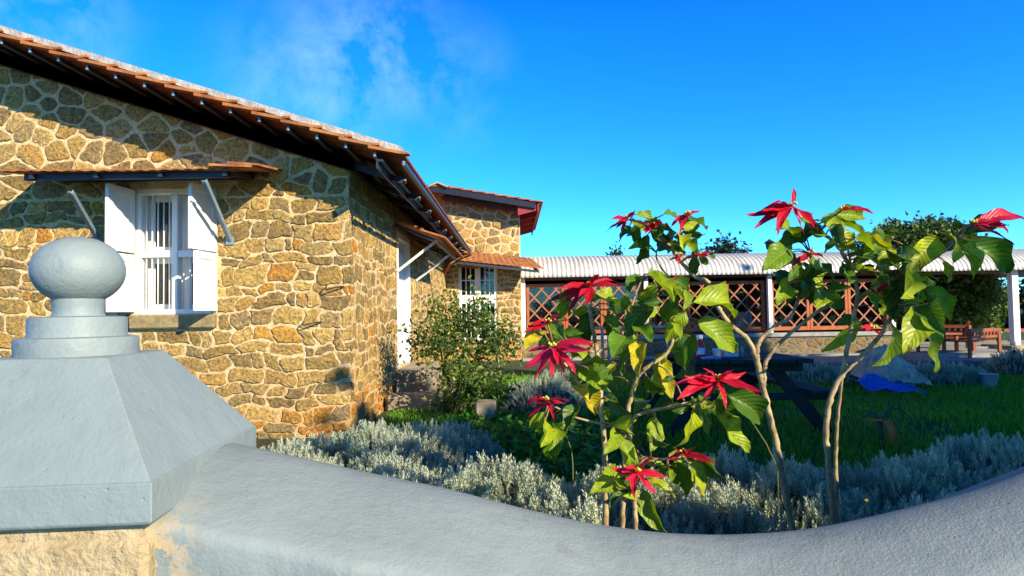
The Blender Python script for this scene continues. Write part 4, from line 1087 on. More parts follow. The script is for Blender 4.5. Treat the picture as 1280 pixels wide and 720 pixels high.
# coping that swags down from the pillar and rises again to the right
C0 = FR + n_ * .37; C0.z = 0
sil = [(285, 553), (323, 561), (453, 590), (553, 610), (660, 638), (740, 656), (840, 670), (920, 674), (1000, 672), (1060, 665), (1120, 653), (1180, 640), (1230, 625), (1280, 606)]
S_, Z_ = [], []
for (px, py) in sil:
    d = ray(px, py); o = Vector((0, 0, EYE)); t = (C0 - o).dot(n_) / d.dot(n_); q = o + d * t; S_.append((q - C0).dot(e_)); Z_.append(q.z)
S_.append(S_[-1] + .35); Z_.append(Z_[-1] + .11); S_.append(S_[-1] + .1); Z_.append(Z_[-1] + .02)
ss = np.linspace(-.05, S_[-1], 260); cz = np.interp(ss, S_, Z_)
ker = np.hanning(23); ker /= ker.sum(); czp = np.pad(cz, 11, mode='edge'); czs = np.convolve(czp, ker, 'valid'); cz = np.where(ss < .1, cz, czs)
PROF = [(-.30, -.30), (-.318, -.145), (-.322, -.105), (-.318, -.088), (-.305, -.076), (-.26, -.058), (-.2, -.036), (-.15, -.021), (-.11, -.011), (-.06, -.003), (-.02, 0), (.02, -.005), (.06, -.015), (.10, -.029), (.14, -.046), (.175, -.066), (.20, -.095), (.21, -.17), (.19, -.30)]
PROF2 = [(-.30, -.28), (-.318, -.12), (-.322, -.05), (-.318, -.02), (-.305, 0), (-.26, .026), (-.2, .048), (-.15, .062), (-.11, .067), (-.06, .062), (-.02, .048), (.02, .029), (.06, .008), (.10, -.013), (.14, -.034), (.175, -.052), (.20, -.072), (.21, -.17), (.19, -.30)]
wal = thing('boundary_wall', (C0.x + e_.x * 1.3, C0.y + e_.y * 1.3, 0), 'low garden wall with a swagging grey rough plaster coping', 'wall')
v = []; k = len(PROF)
fr_ = np.convolve(nr.normal(size=300), np.ones(9) / 9, 'same')[:260] * .006
for i, s_ in enumerate(ss):
    wq = min(1, max(0, (s_ - .9) / 1.1)); wq = wq * wq * (3 - 2 * wq)
    for (t, dz), (t2, dz2) in zip(PROF, PROF2):
        dz = dz * (1 - wq) + dz2 * wq
        q = C0 + e_ * float(s_) + n_ * (t + (fr_[i] if t < -.29 else 0)); v.append((q.x, q.y, float(cz[i]) + dz + (fr_[i] * .5 if t < -.29 else 0)))
i, j = np.meshgrid(np.arange(len(ss) - 1), np.arange(k - 1), indexing='ij'); p = (i * k + j).ravel()
f = np.stack([p, p + 1, p + k + 1, p + k], 1)
np_mesh('coping', v, f[:, ::-1], M['coping'], wal, None, True)
v = []; pf = [(-.27, 0, 0), (-.27, 1, 0), (.16, 1, 0), (.16, 0, 0)]
for i, s_ in enumerate(ss):
    for (t, a, b_) in pf:
        q = C0 + e_ * float(s_) + n_ * t; v.append((q.x, q.y, -.6 if a == 0 else float(cz[i]) - .17))
i, j = np.meshgrid(np.arange(len(ss) - 1), np.arange(3), indexing='ij'); p = (i * 4 + j).ravel()
np_mesh('wall_body', v, np.stack([p, p + 1, p + 5, p + 4], 1)[:, ::-1], M['limestone'], wal)

# ------------------------------------------------------------------ silver hedge clumps
def sprig():
    vs = []; fs = []
    for lv in range(7):
        z = .02 + lv * .145; n = 3; r = .20 - lv * .016
        for k in range(n):
            a = 2 * math.pi * (k / n + lv * .17); w_ = .042
            d = np.array([math.cos(a), math.sin(a), 0]); s_ = np.array([-math.sin(a), math.cos(a), 0])
            b = len(vs); o = np.array([0, 0, z])
            vs += [o - s_ * w_ * .5, o + d * r * .6 + np.array([0, 0, .10]) - s_ * w_, o + d * r + np.array([0, 0, .24]), o + d * r * .6 + np.array([0, 0, .10]) + s_ * w_]
            fs += [(b, b + 1, b + 2, b + 3)]
    return np.array(vs), np.array(fs)
SV, SF = sprig()
def clump(name, mounds, n, label, cat, size=.082, group=None):
    """mounds: (x, y, rx, ry, h)"""
    x0, y0 = mounds[0][0], mounds[0][1]
    t = thing(name, (x0, y0, 0), label, cat, group)
    def H(x, y):
        h = np.zeros_like(x)
        for (cx, cy, rx, ry, hh) in mounds:
            q = ((x - cx) / rx) ** 2 + ((y - cy) / ry) ** 2; h = np.maximum(h, hh * np.sqrt(np.clip(1 - q, 0, 1)))
        return h
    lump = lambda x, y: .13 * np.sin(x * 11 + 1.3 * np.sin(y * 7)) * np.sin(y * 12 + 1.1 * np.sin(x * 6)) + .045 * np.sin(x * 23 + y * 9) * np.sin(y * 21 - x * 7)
    pts = []; 
    bx = min(m[0] - m[2] for m in mounds), max(m[0] + m[2] for m in mounds); by = min(m[1] - m[3] for m in mounds), max(m[1] + m[3] for m in mounds)
    x = bx[0] + (bx[1] - bx[0]) * nr.rand(n * 3); y = by[0] + (by[1] - by[0]) * nr.rand(n * 3)
    h = H(x, y); k = h > .05; x, y, h = x[k][:n], y[k][:n], h[k][:n]
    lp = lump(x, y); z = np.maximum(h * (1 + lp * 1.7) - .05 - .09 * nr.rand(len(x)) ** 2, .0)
    # extra sprigs down the flanks
    e = .02; gx = (H(x + e, y) - H(x - e, y)) / (2 * e); gy = (H(x, y + e) - H(x, y - e)) / (2 * e)
    zax = np.stack([-gx * .35, -gy * .35, np.ones_like(x)], 1) + nr.normal(size=(len(x), 3)) * .22; zax /= np.linalg.norm(zax, axis=1)[:, None]
    a = nr.rand(len(x)) * 6.28; xa = np.stack([np.cos(a), np.sin(a), 0 * a], 1); xa -= zax * (xa * zax).sum(1)[:, None]; xa /= np.linalg.norm(xa, axis=1)[:, None]
    rot = np.stack([xa, np.cross(zax, xa), zax], 2)
    v, f = scatter(SV, SF, np.stack([x, y, z], 1), rot, size * (.5 + .8 * nr.rand(len(x))))
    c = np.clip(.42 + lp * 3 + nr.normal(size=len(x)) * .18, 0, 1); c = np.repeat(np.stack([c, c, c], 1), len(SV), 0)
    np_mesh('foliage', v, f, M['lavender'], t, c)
    # woody inside
    gx_ = np.linspace(bx[0], bx[1], 40); gy_ = np.linspace(by[0], by[1], 40); XX, YY = np.meshgrid(gx_, gy_, indexing='ij'); HH = np.maximum(H(XX, YY) * (1 + lump(XX, YY) * 1.7) - .10, -.02)
    vv = np.stack([XX, YY, HH], 2).reshape(-1, 3); i, j = np.meshgrid(np.arange(39), np.arange(39), indexing='ij'); p = (i * 40 + j).ravel()
    np_mesh('twigs', vv, np.stack([p, p + 40, p + 41, p + 1], 1), M['lavcore'], t, None, True)
    return t
gp = 'silver leaved clumps of the hedge behind the garden wall'
clump('lavender_bush', [(-1.0, 4.75, .75, .75, 0.36), (-.75, 4.1, .6, .55, 0.28), (-1.5, 4.4, .7, .8, 0.30), (-.55, 5.2, .45, .5, 0.30)], 5600, 'sunlit silver lavender clump at the foot of the stone house corner', 'shrub', group=gp)
clump('lavender_bush', [(-.1, 3.45, .55, .55, 0.36), (-.55, 3.5, .45, .5, 0.30)], 2500, 'silver lavender clump between the house corner clump and the left poinsettia stems', 'shrub', group=gp)
clump('lavender_bush', [(.55, 3.25, .55, .5, 0.37), (.3, 3.0, .5, .45, 0.30)], 2600, 'silver lavender clump behind the three thin stems of the left poinsettia', 'shrub', group=gp)
clump('lavender_bush', [(1.25, 3.3, .6, .6, 0.40), (1.0, 2.95, .5, .45, 0.34)], 3000, 'silver lavender clump behind the straight pale trunk of the middle poinsettia', 'shrub', group=gp)
clump('lavender_bush', [(2.1, 3.4, .75, .65, .34), (1.7, 3.0, .6, .5, .31), (2.5, 3.1, .5, .5, .30)], 5600, 'largest silver lavender mound, shaded blue grey, right of the crooked trunk', 'shrub', group=gp)
clump('lavender_bush', [(3.15, 3.95, .75, .6, .37), (3.5, 3.6, .6, .5, .33)], 3000, 'shaded silver lavender mound at the right edge above the rising wall', 'shrub', group=gp)
gp2 = 'silver leaved clumps across the lawn'
clump('lavender_bush', [(.35, 7.7, .5, .5, .42), (.75, 8.3, .5, .5, .4)], 1600, 'rounded silver clump on the lawn beside the leafy bush', 'shrub', .085, gp2)
clump('lavender_bush', [(P(1190, 470, 9.9).x, 9.9, .55, .45, .29), (P(1160, 470, 10).x, 10.1, .5, .4, .26)], 1500, 'dark silver clump between the tarpaulin and the plastic bucket', 'shrub', .085, gp2)
clump('lavender_bush', [(P(1020, 470, 10.4).x, 10.4, .55, .45, .26), (P(985, 470, 10.4).x, 10.5, .5, .4, .24), (P(1055, 470, 10.4).x, 10.5, .5, .4, .22)], 1800, 'low silver clump beyond the picnic table, left of the tarpaulin', 'shrub', .085, gp2)
clump('lavender_bush', [(P(1275, 470, 11).x, 11, .5, .5, .42)], 700, 'dark rounded clump at the right edge under the plinth', 'shrub', .085, gp2)
# low leafy ground cover near the lawn edge
def cover(n):
    x = -1.1 + 2.1 * nr.rand(n); y = 4.6 + 2.6 * nr.rand(n); k = (x > -1.2 + (y - 5) * .2) & (np.sin(x * 5) * np.sin(y * 4) > -.55) & ~((x < .1) & (y < 5.1)); x, y = x[k], y[k]; n = len(x)
    z = .03 + .10 * nr.rand(n)
    v, f = scatter(LEAFV, LEAFF, np.stack([x, y, z], 1), rotz_tilt(n, 1.1, nr), .045 + .05 * nr.rand(n)); t = nr.rand(n); return v, f, np.repeat(np.stack([t] * 3, 1), 7, 0)
v, f, c = cover(5200); tag(np_mesh('ground_cover', v, f, M['groundleaf'], None, c), 'bright green leafy ground cover between the silver hedge and the bush', 'ground cover', kind='stuff')

# little yellow flowers over the hedge
for (px, py, Y) in ((1179, 593, 2.95), (1083, 625, 2.75), (1201, 588, 3.0)):
    s = MB(); A = P(px, py, Y); 
    for k in range(9): a = k * .7; s.tube([A, A + Vector((.009 * math.cos(a), -.002, .006 * math.sin(a)))], [.003, .002], 5)
    s.tube([A + Vector((0, 0, -.001)), A + Vector((0, 0, .003))], .004, 6)
    f_ = {1179: 'yellow daisy on the shaded silver mound, largest of three', 1083: 'yellow daisy lowest on the silver mound beside the crooked trunk', 1201: 'small yellow daisy farthest right on the silver mound'}[px]
    o = thing('daisy', (A.x, A.y, A.z - .1), f_, 'flower', 'yellow daisies on the hedge'); s.build('flower_head', M['yellow'], o)
    s = MB(); s.tube([A, A + Vector((.01, .01, -.12))], .0015, 5); s.build('stalk', M['drygrass'], o)

# ------------------------------------------------------------------ leafy bush by the steps
bu = thing('leafy_bush', (P(560, 520, 7.6).x, 7.6, 0), 'small leaved bush with airy crown in front of the wing window', 'bush'); X, Y, Z = bu.location
s = MB()
for (dx, dy, zt, r_) in ((-.02, 0, .75, .035), (.2, .1, .8, .02), (.45, .1, .95, .018), (-.15, .1, 1.2, .014), (.6, 0, .8, .014)):
    s.tube([(X + dx * .3, Y, 0), (X + dx * .5 + .02, Y + dy * .5, zt * .5), (X + dx, Y + dy, zt), (X + dx * 1.4, Y + dy * 1.2, zt * 1.4)], [r_, r_ * .85, r_ * .6, r_ * .25], 8)
s.build('trunk', M['bark'], bu, True)
rs_ = np.random.RandomState(5)
b1 = crown('foliage', M['bushleaf'], bu, (X + .2, Y + .05, .95), (.74, .55, .52), 92, 33, .08, .056, rs_, shell=.25)
b2 = crown('lower_foliage', M['bushleaf'], bu, (X + .25, Y + .0, .32), (.55, .42, .3), 45, 30, .07, .06, rs_, shell=.2, zmin=.01)
# pale stone block under it
s = MB(); A = P(607, 527, 7.15); s.bbox(A.x - .11, A.x + .12, 7.05, 7.3, -.02, .25, .02)
tag(s.build('stone_block', M['step']), 'pale squared stone block lying on the ground under the leafy bush', 'stone')

# ------------------------------------------------------------------ picnic table and the things on it
pt = thing('picnic_table', (2.27, 6.9, 0), 'dark green wooden picnic table standing in the shaded lawn', 'picnic table')
tz = .75; xc = 2.27; g_ = M['tablegreen']
s = MB()
for k in range(7): x = xc - .56 + .16 * k; s.bbox(x, x + .15, 6.02, 7.8, tz - .04, tz, .006)
s.build('tabletop', g_, pt)
for sg in (-1, 1):
    s = MB()
    for k in range(2): x = xc + sg * .64 + (k * .14 - .07) ; s.bbox(x - .065, x + .065, 5.98, 7.84, .42, .455, .006)
    s.build('seat', g_, pt)
for yy in (6.2, 7.55):
    s = MB(); s.bbox(xc - .76, xc + .76, yy - .02, yy + .025, .345, .415, .005); s.build('cross_beam', g_, pt)
    s = MB(); s.bbox(xc - .52, xc + .52, yy - .02, yy + .025, tz - .13, tz - .045, .005); s.build('cross_beam', g_, pt)
    for sg in (-1, 1):
        s = MB(); s.beam((xc + sg * .22, yy + .05, tz - .045), (xc + sg * .78, yy + .05, -.01), .11, .045, (0, 1, 0)); s.build('leg', g_, pt)
# spray bottle
A = P(876, 444, 6.35); z = tz + .001
sb = thing('spray_bottle', (A.x, 6.35, z), 'red spray bottle with a white trigger head on the picnic table', 'spray bottle'); X, Y, Z = sb.location
red = simple('red_plastic', (.55, .02, .02), (.62, .03, .03), 4, .3); wp = simple('white_plastic', (.72, .72, .7), (.8, .8, .78), 4, .35); bl = simple('blue_plastic', (.05, .18, .5), (.08, .25, .58), 4, .35)
s = MB(); s.lathe([(.038, Z), (.042, Z + .01), (.042, Z + .11), (.034, Z + .14), (.018, Z + .165), (.016, Z + .185)], X, Y, 20); s.build('body', red, sb, True)
s = MB(); s.bbox(X - .026, X + .022, Y - .014, Y + .014, Z + .185, Z + .225, .006); s.bbox(X - .05, X - .026, Y - .008, Y + .008, Z + .2, Z + .22, .003); s.beam((X - .026, Y, Z + .195), (X - .045, Y, Z + .16), .01, .008); s.build('trigger_head', wp, sb)
s = MB(); s.tube([(X, Y, Z + .035), (X, Y, Z + .1)], .0432, 20, cap=False); s.build('label_band', simple('pale_label', (.35, .45, .7), (.7, .7, .75), 30, .5), sb, True)
# white tub
A = P(896, 444, 6.35); s = MB(); Xt = A.x; s.lathe([(.034, z), (.04, z + .075), (.043, z + .078), (.043, z + .088), (.0, z + .09)], Xt, 6.35, 20)
o = s.build('white_tub', wp, None, True, (Xt, 6.35, z)); tag(o, 'small round white tub between the spray bottle and the clear container', 'tub')
# clear container with pink mark
A = P(912, 444, 6.4); Xt = A.x; cp = thing('clear_container', (Xt, 6.4, z), 'clear plastic container with blue bottom standing right of the white tub', 'container')
s = MB(); s.bbox(Xt - .075, Xt + .075, 6.34, 6.46, z, z + .15, .012); s.build('body', simple('cloudy_plastic', (.35, .4, .45), (.5, .54, .58), 5, .2), cp)
s = MB(); s.bbox(Xt - .03, Xt + .06, 6.334, 6.338, z + .04, z + .085, .001); s.build('pink_patch', simple('pink_sticker', (.6, .1, .3), (.65, .2, .4), 9, .5), cp)
s = MB(); s.bbox(Xt - .078, Xt + .078, 6.337, 6.463, z, z + .02, .004); s.build('base_tray', bl, cp)
# blue packet
A = P(884, 447, 6.2); Xt = A.x; s = MB(); s.bbox(Xt - .06, Xt + .12, 6.12, 6.22, z, z + .022, .008); tag(s.build('blue_packet', bl), 'flat light blue packet lying in front of the white tub', 'packet')
A = P(927, 444, 6.4); Xt = A.x; s = MB(); s.lathe([(.018, z), (.02, z + .07), (.012, z + .085), (.012, z + .1), (.0, z + .102)], Xt, 6.4, 14); tag(s.build('small_bottle', simple('grey_bottle', (.2, .22, .24), (.3, .32, .34), 8, .3), None, True, (Xt, 6.4, z)), 'slim grey bottle at the right end of the items on the picnic table', 'bottle')

# grey pipe rail near the veranda
rl = thing('pipe_rail', (P(756, 480, 11).x, 11, 0), 'grey metal pipe rail on two close uprights before the lattice windows', 'rail')
s = MB(); A = P(744, 410, 11); B = P(840, 408, 11); s.tube([A, B], .03, 10); s.build('top_rail', M['concrete'], rl, True)
for px in (752.5, 760.5, 834):
    A = P(px, 410, 11); s = MB(); s.tube([(A.x, 11, 0), (A.x, 11, A.z)], .026, 10); s.build('upright', M['concrete'], rl, True)

# ------------------------------------------------------------------ tarpaulin heap
tp = thing('tarpaulin', (P(1110, 480, 9.3).x, 9.3, 0), 'crumpled brown and blue tarpaulin heap lying on the lawn', 'tarpaulin'); X, Y, Z = tp.location
def sheet(x0, x1, y0, y1, hf, n=70):
    vs = []; fs = []
    for i in range(n + 1):
        for j in range(n + 1):
            x = x0 + (x1 - x0) * i / n; y = y0 + (y1 - y0) * j / n; vs.append((X + x, Y + y, max(.01, hf(x, y))))
    for i in range(n):
        for j in range(n): p = i * (n + 1) + j; fs.append((p, p + n + 1, p + n + 2, p + 1))
    m_ = MB(); m_.add(vs, fs); return m_
from mathutils import noise as mn
def fold(x, y): return .16 * abs(mn.noise(Vector((x * 3.1, y * 3.1, .3)))) + .09 * abs(mn.noise(Vector((x * 7, y * 7, 1.7)))) + .04 * abs(mn.noise(Vector((x * 15, y * 15, 4)))) + .5 * fold0(x, y)
def fold0(x, y): return .05 * abs(math.sin(x * 9 + y * 5)) + .04 * abs(math.sin(x * 5 - y * 13 + 1)) + .02 * math.sin(x * 31 + y * 17)
s = sheet(-.36, .5, -.25, .55, lambda x, y: .60 * math.exp(-((x - .05) / .38) ** 2 - ((y - .2) / .3) ** 2) + fold(x, y) * .9 - .03 - .2 * max(0, -x - .2))
o = s.build('brown_sheet', simple('dusty_brown_sheet', (.36, .26, .17), (.62, .50, .38), 6, .6, bs=.4, bscale=20, bd=.02), tp); o.modifiers.new('t', 'SOLIDIFY').thickness = .006
s = sheet(-.5, .34, -.45, .0, lambda x, y: .2 * math.exp(-((x + .25) / .28) ** 2 - ((y + .05) / .25) ** 2) + .12 * math.exp(-((x - .1) / .3) ** 2 - ((y) / .2) ** 2) + fold(x + 1, y) * .55 - .01)
o = s.build('blue_sheet', simple('blue_tarpaulin', (.015, .10, .55), (.03, .16, .65), 5, .4), tp); o.modifiers.new('t', 'SOLIDIFY').thickness = .005
# bucket
A = P(1237, 487, 9.4); bk = thing('bucket', (A.x, 9.4, 0), 'cloudy plastic bucket standing on the lawn right of the dark silver clump', 'bucket'); X, Y = A.x, 9.4
s = MB(); s.lathe([(.085, 0), (.088, .005), (.108, .2), (.114, .2), (.114, .212), (.104, .212), (.082, .012), (.001, .012)], X, Y, 24); s.build('body', simple('cloudy_bucket_plastic', (.36, .42, .46), (.48, .54, .58), 5, .3), bk, True)
s = MB(); s.tube([(X + .11 * math.cos(a), Y - .03 - .06 * math.sin(a), .2 - .07 * math.sin(a)) for a in np.linspace(0, math.pi, 12)], .003, 6); s.build('handle', M['galv'], bk, True)
# drooping plant with a red leaf
A = P(1104, 562, 5.6); dp = thing('drooping_plant', (A.x, 5.6, 0), 'sprawling aloe like plant with one broad orange red hanging leaf', 'plant'); X, Y = A.x, 5.6
s = MB(); s.tube([(X - .02, Y, 0), (X - .01, Y, .12), (X - .02, Y, .25)], [.02, .018, .016], 8); s.build('stem', M['bark'], dp, True)
s = MB(); s2 = MB()
for (dx, dz, hh) in ((.2, .06, .18), (.3, -.08, .22), (-.24, -.12, .12), (-.16, .02, .1), (.1, .05, .1), (-.05, .07, .08), (.16, -.14, .16)):
    q = [(X - .02 + dx * t, Y - .06 * t * (1 if dx > 0 else -1), .25 + hh * math.sin(math.pi * min(t * .9, 1)) * .6 + dz * t * t * 1.6) for t in np.linspace(0, 1, 9)]
    s.tube(q, [.014 - .011 * t for t in np.linspace(0, 1, 9)], 6)
s.build('foliage', simple('olive_strap_leaf', (.06, .07, .02), (.12, .11, .04), 9, .5), dp, True)
q = [(X - .02, Y - .02, .26), (X + .02, Y - .05, .24), (X + .04, Y - .07, .15), (X + .05, Y - .075, .06), (X + .055, Y - .07, .0)]
vs = []; fs = []
for i, p in enumerate(q):
    w_ = [.016, .034, .038, .034, .014][i]; vs += [(p[0] - w_, p[1], p[2]), (p[0], p[1] + .012, p[2]), (p[0] + w_, p[1], p[2])]
for i in range(4): fs += [(i * 3, i * 3 + 1, i * 3 + 4, i * 3 + 3), (i * 3 + 1, i * 3 + 2, i * 3 + 5, i * 3 + 4)]
s = MB(); s.add(vs, fs); o = s.build('red_leaf', simple('orange_red_leaf', (.75, .06, .015), (.85, .22, .03), 14, .45), dp, True); o.modifiers.new('t', 'SOLIDIFY').thickness = .006
q = [(X - .02, Y - .02, .25), (X - .1, Y - .04, .255), (X - .2, Y - .05, .25)]; s = MB(); s.tube(q, [.012, .014, .004], 6); s.build('red_leaf', simple('rusty_leaf', (.6, .12, .03), (.7, .22, .05), 14, .45), dp, True)

# ------------------------------------------------------------------ poinsettias
def leaf(mb, B, T, width, nrm, arch, rv, rs, bract=False, fold=.3):
    ax = T - B; Ln = ax.length; a = ax / Ln; sd = a.cross(nrm)
    if sd.length < .05: sd = a.cross(Vector((0, 0, 1)))
    sd.normalize(); nn = sd.cross(a); nn.normalize()
    n = 12; cs = (-1, -.66, -.33, 0, .33, .66, 1); vs = []; fs = []; c = []
    ph = rs.uniform(0, 6); curl = rs.uniform(-.5, .9) * (1 if not bract else .5); twist = rs.uniform(-.9, .9); lob = 0 if bract else rs.uniform(.05, .2); asym = rs.uniform(-.12, .12)
    for i in range(n + 1):
        t = i / n
        if bract: w_ = (math.sin(math.pi * t ** .85) ** .85) * (1 - .25 * t)
        else:
            w_ = (math.sin(math.pi * t ** .72) ** .8) * (1 - .1 * t)
            w_ += lob * max(0, math.sin(t * 14 + ph)) ** 2 * math.sin(math.pi * t)
        w_ = max(w_, .012) * width * Ln / 2
        tw = twist * t; s2 = sd * math.cos(tw) + nn * math.sin(tw); n2 = nn * math.cos(tw) - sd * math.sin(tw)
        cen = B + ax * t + nn * (arch * Ln * 4 * t * (1 - t)) + sd * (asym * Ln * math.sin(math.pi * t) * .5)
        for u in cs:
            ruf = .05 * Ln * math.sin(t * 13 + ph + (2 if u > 0 else 0)) * u * u * (.4 if bract else 1)
            crl = curl * w_ * max(0, abs(u) - .5) ** 2 * 2 - .10 * Ln * max(0, t - .6) ** 2 * 6 * curl
            vs.append(cen + s2 * (w_ * u * .97) + n2 * (fold * w_ * abs(u) + ruf + crl)); c.append((u * .5 + .5, t, rv))
    k = len(cs)
    for i in range(n):
        for j in range(k - 1): p = i * k + j; fs.append((p, p + 1, p + k + 1, p + k))
    mb.add(vs, fs, 0, c)
def smooth_path(pts, m=5):
    """Catmull-Rom through the points"""
    out = []; n = len(pts)
    for i in range(n - 1):
        p0, p1, p2, p3 = pts[max(i - 1, 0)], pts[i], pts[i + 1], pts[min(i + 2, n - 1)]
        for j in range(m):
            t = j / m; out.append(.5 * ((2 * p1) + (p2 - p0) * t + (2 * p0 - 5 * p1 + 4 * p2 - p3) * t * t + (3 * p1 - p0 - 3 * p2 + p3) * t ** 3))
    out.append(pts[-1]); return out
def poinsettia(label, base, stems, leaves, flowers, depth, seed, extra=0):
    rs = random.Random(seed)
    t = thing('poinsettia', base, label, 'poinsettia', None)
    allp = []; s = MB()
    for st in stems:
        pts = []; rad = []
        for q in st:
            px, py, r_ = q[:3]; dd = depth + (q[3] if len(q) > 3 else 0)
            pts.append(P(px, py, dd)); rad.append(r_ * .60 * depth / F)
        if st[0][1] > 640: pts.insert(0, Vector((pts[0].x, pts[0].y, -.02))); rad.insert(0, rad[0] * 1.05)
        pp = smooth_path(pts, 10); n = len(pts) - 1
        rr = [float(np.interp(i / (len(pp) - 1) * n, range(n + 1), rad)) * (1 + .07 * math.sin(i * 2.1) + (.12 if i % 4 == 0 else 0)) for i in range(len(pp))]
        pp = [p + Vector((rs.uniform(-1, 1), rs.uniform(-1, 1), 0)) * .002 for p in pp]
        s.tube(pp, rr, 10); allp += [p for p in pp if p.z > .3]
    lf = MB()
    def near(p): return min(allp, key=lambda q: (q - p).length + max(0, q.z - p.z) * .3)
    L_ = list(leaves)
    for (bx, by, tx, ty, kd) in leaves:
        for _ in range(2):
            if rs.random() < .5:
                a = rs.uniform(-1.2, 1.2); k = rs.uniform(.42, .8); dx, dy = (tx - bx) * k, (ty - by) * k; ca, sa = math.cos(a), math.sin(a)
                ox, oy = rs.uniform(-12, 12), rs.uniform(-9, 9)
                if 852 < bx + ox + dx * .5 < 935 and 400 < by + oy + dy * .5 < 452: continue      # thin spot in the crown
                L_.append((bx + ox, by + oy, bx + ox + dx * ca - dy * sa, by + oy + dx * sa + dy * ca, rs.choice('gdlgl')))
    pet = MB()
    for (bx, by, tx, ty, kd) in L_:
        d0 = depth + rs.uniform(-.16, .10); d1 = d0 + rs.uniform(-.14, .08)
        B = P(bx, by, d0); T = P(tx, ty, d1)
        nrm = Vector((rs.uniform(-.5, .6), -1, rs.uniform(.0, .8)))
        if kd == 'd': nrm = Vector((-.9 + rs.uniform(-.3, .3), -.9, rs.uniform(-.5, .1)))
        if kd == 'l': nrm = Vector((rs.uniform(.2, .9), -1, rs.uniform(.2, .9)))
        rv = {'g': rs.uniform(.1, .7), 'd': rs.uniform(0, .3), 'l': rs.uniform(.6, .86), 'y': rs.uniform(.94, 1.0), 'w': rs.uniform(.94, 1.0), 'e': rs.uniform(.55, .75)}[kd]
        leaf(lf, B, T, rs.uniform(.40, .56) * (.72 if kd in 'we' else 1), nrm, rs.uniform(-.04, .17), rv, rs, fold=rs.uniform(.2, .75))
        q = near(B)
        if (q - B).length > .012:
            mid = (q + B) / 2 + Vector((0, 0, .012)); lf.tube([q, mid, B], [.0032, .0028, .0022], 6, 1)
    s.build('stem', M['stem'], t, True)
    for (cx, cy, tips, dark, dd) in flowers:
        fb = MB(); d0 = depth + dd - .12; cen = P(cx, cy, d0)
        tips = list(tips)
        for _ in range(len(tips)):
            a_, b_ = rs.sample(tips, 2); k = rs.uniform(.45, .8); m_ = rs.random(); tips.append((cx + ((a_[0] * m_ + b_[0] * (1 - m_)) - cx) * k + rs.uniform(-3, 3), cy + ((a_[1] * m_ + b_[1] * (1 - m_)) - cy) * k + rs.uniform(-3, 3)))
        for (tx, ty) in tips:
            T = P(tx, ty, d0 + rs.uniform(-.12, .06)); nrm = Vector((rs.uniform(-.3, .5), -.8, rs.uniform(.3, 1.1)))
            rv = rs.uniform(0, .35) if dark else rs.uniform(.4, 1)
            leaf(fb, cen + (T - cen) * .04, T, rs.uniform(.20, .30), nrm, rs.uniform(-.02, .14), rv, rs, True, rs.uniform(.1, .4))
        fo = fb.build('flower', M['bract'], t, True, fix=False)
        yb = MB()
        for k in range(6 if not dark else 3):
            a = k * 1.05; p = cen + Vector((.010 * math.cos(a), -.012 + .008 * math.sin(a), .008 + .004 * (k % 2)))
            yb.lathe([(.0008, p.z - .0), (.0045, p.z - .003), (.005, p.z + .002), (.003, p.z + .006), (.0005, p.z + .007)], p.x, p.y, 8)
        yb.build('flower_centre', M['yellow'], fo, True)
        q = near(cen); lf.tube([q, (q + cen) / 2 + Vector((0, 0, .01)), cen], [.005, .0045, .004], 7, 1)
    lf.build('foliage', [M['pleaf'], M['stalk']], t, True, fix=False)
    return t

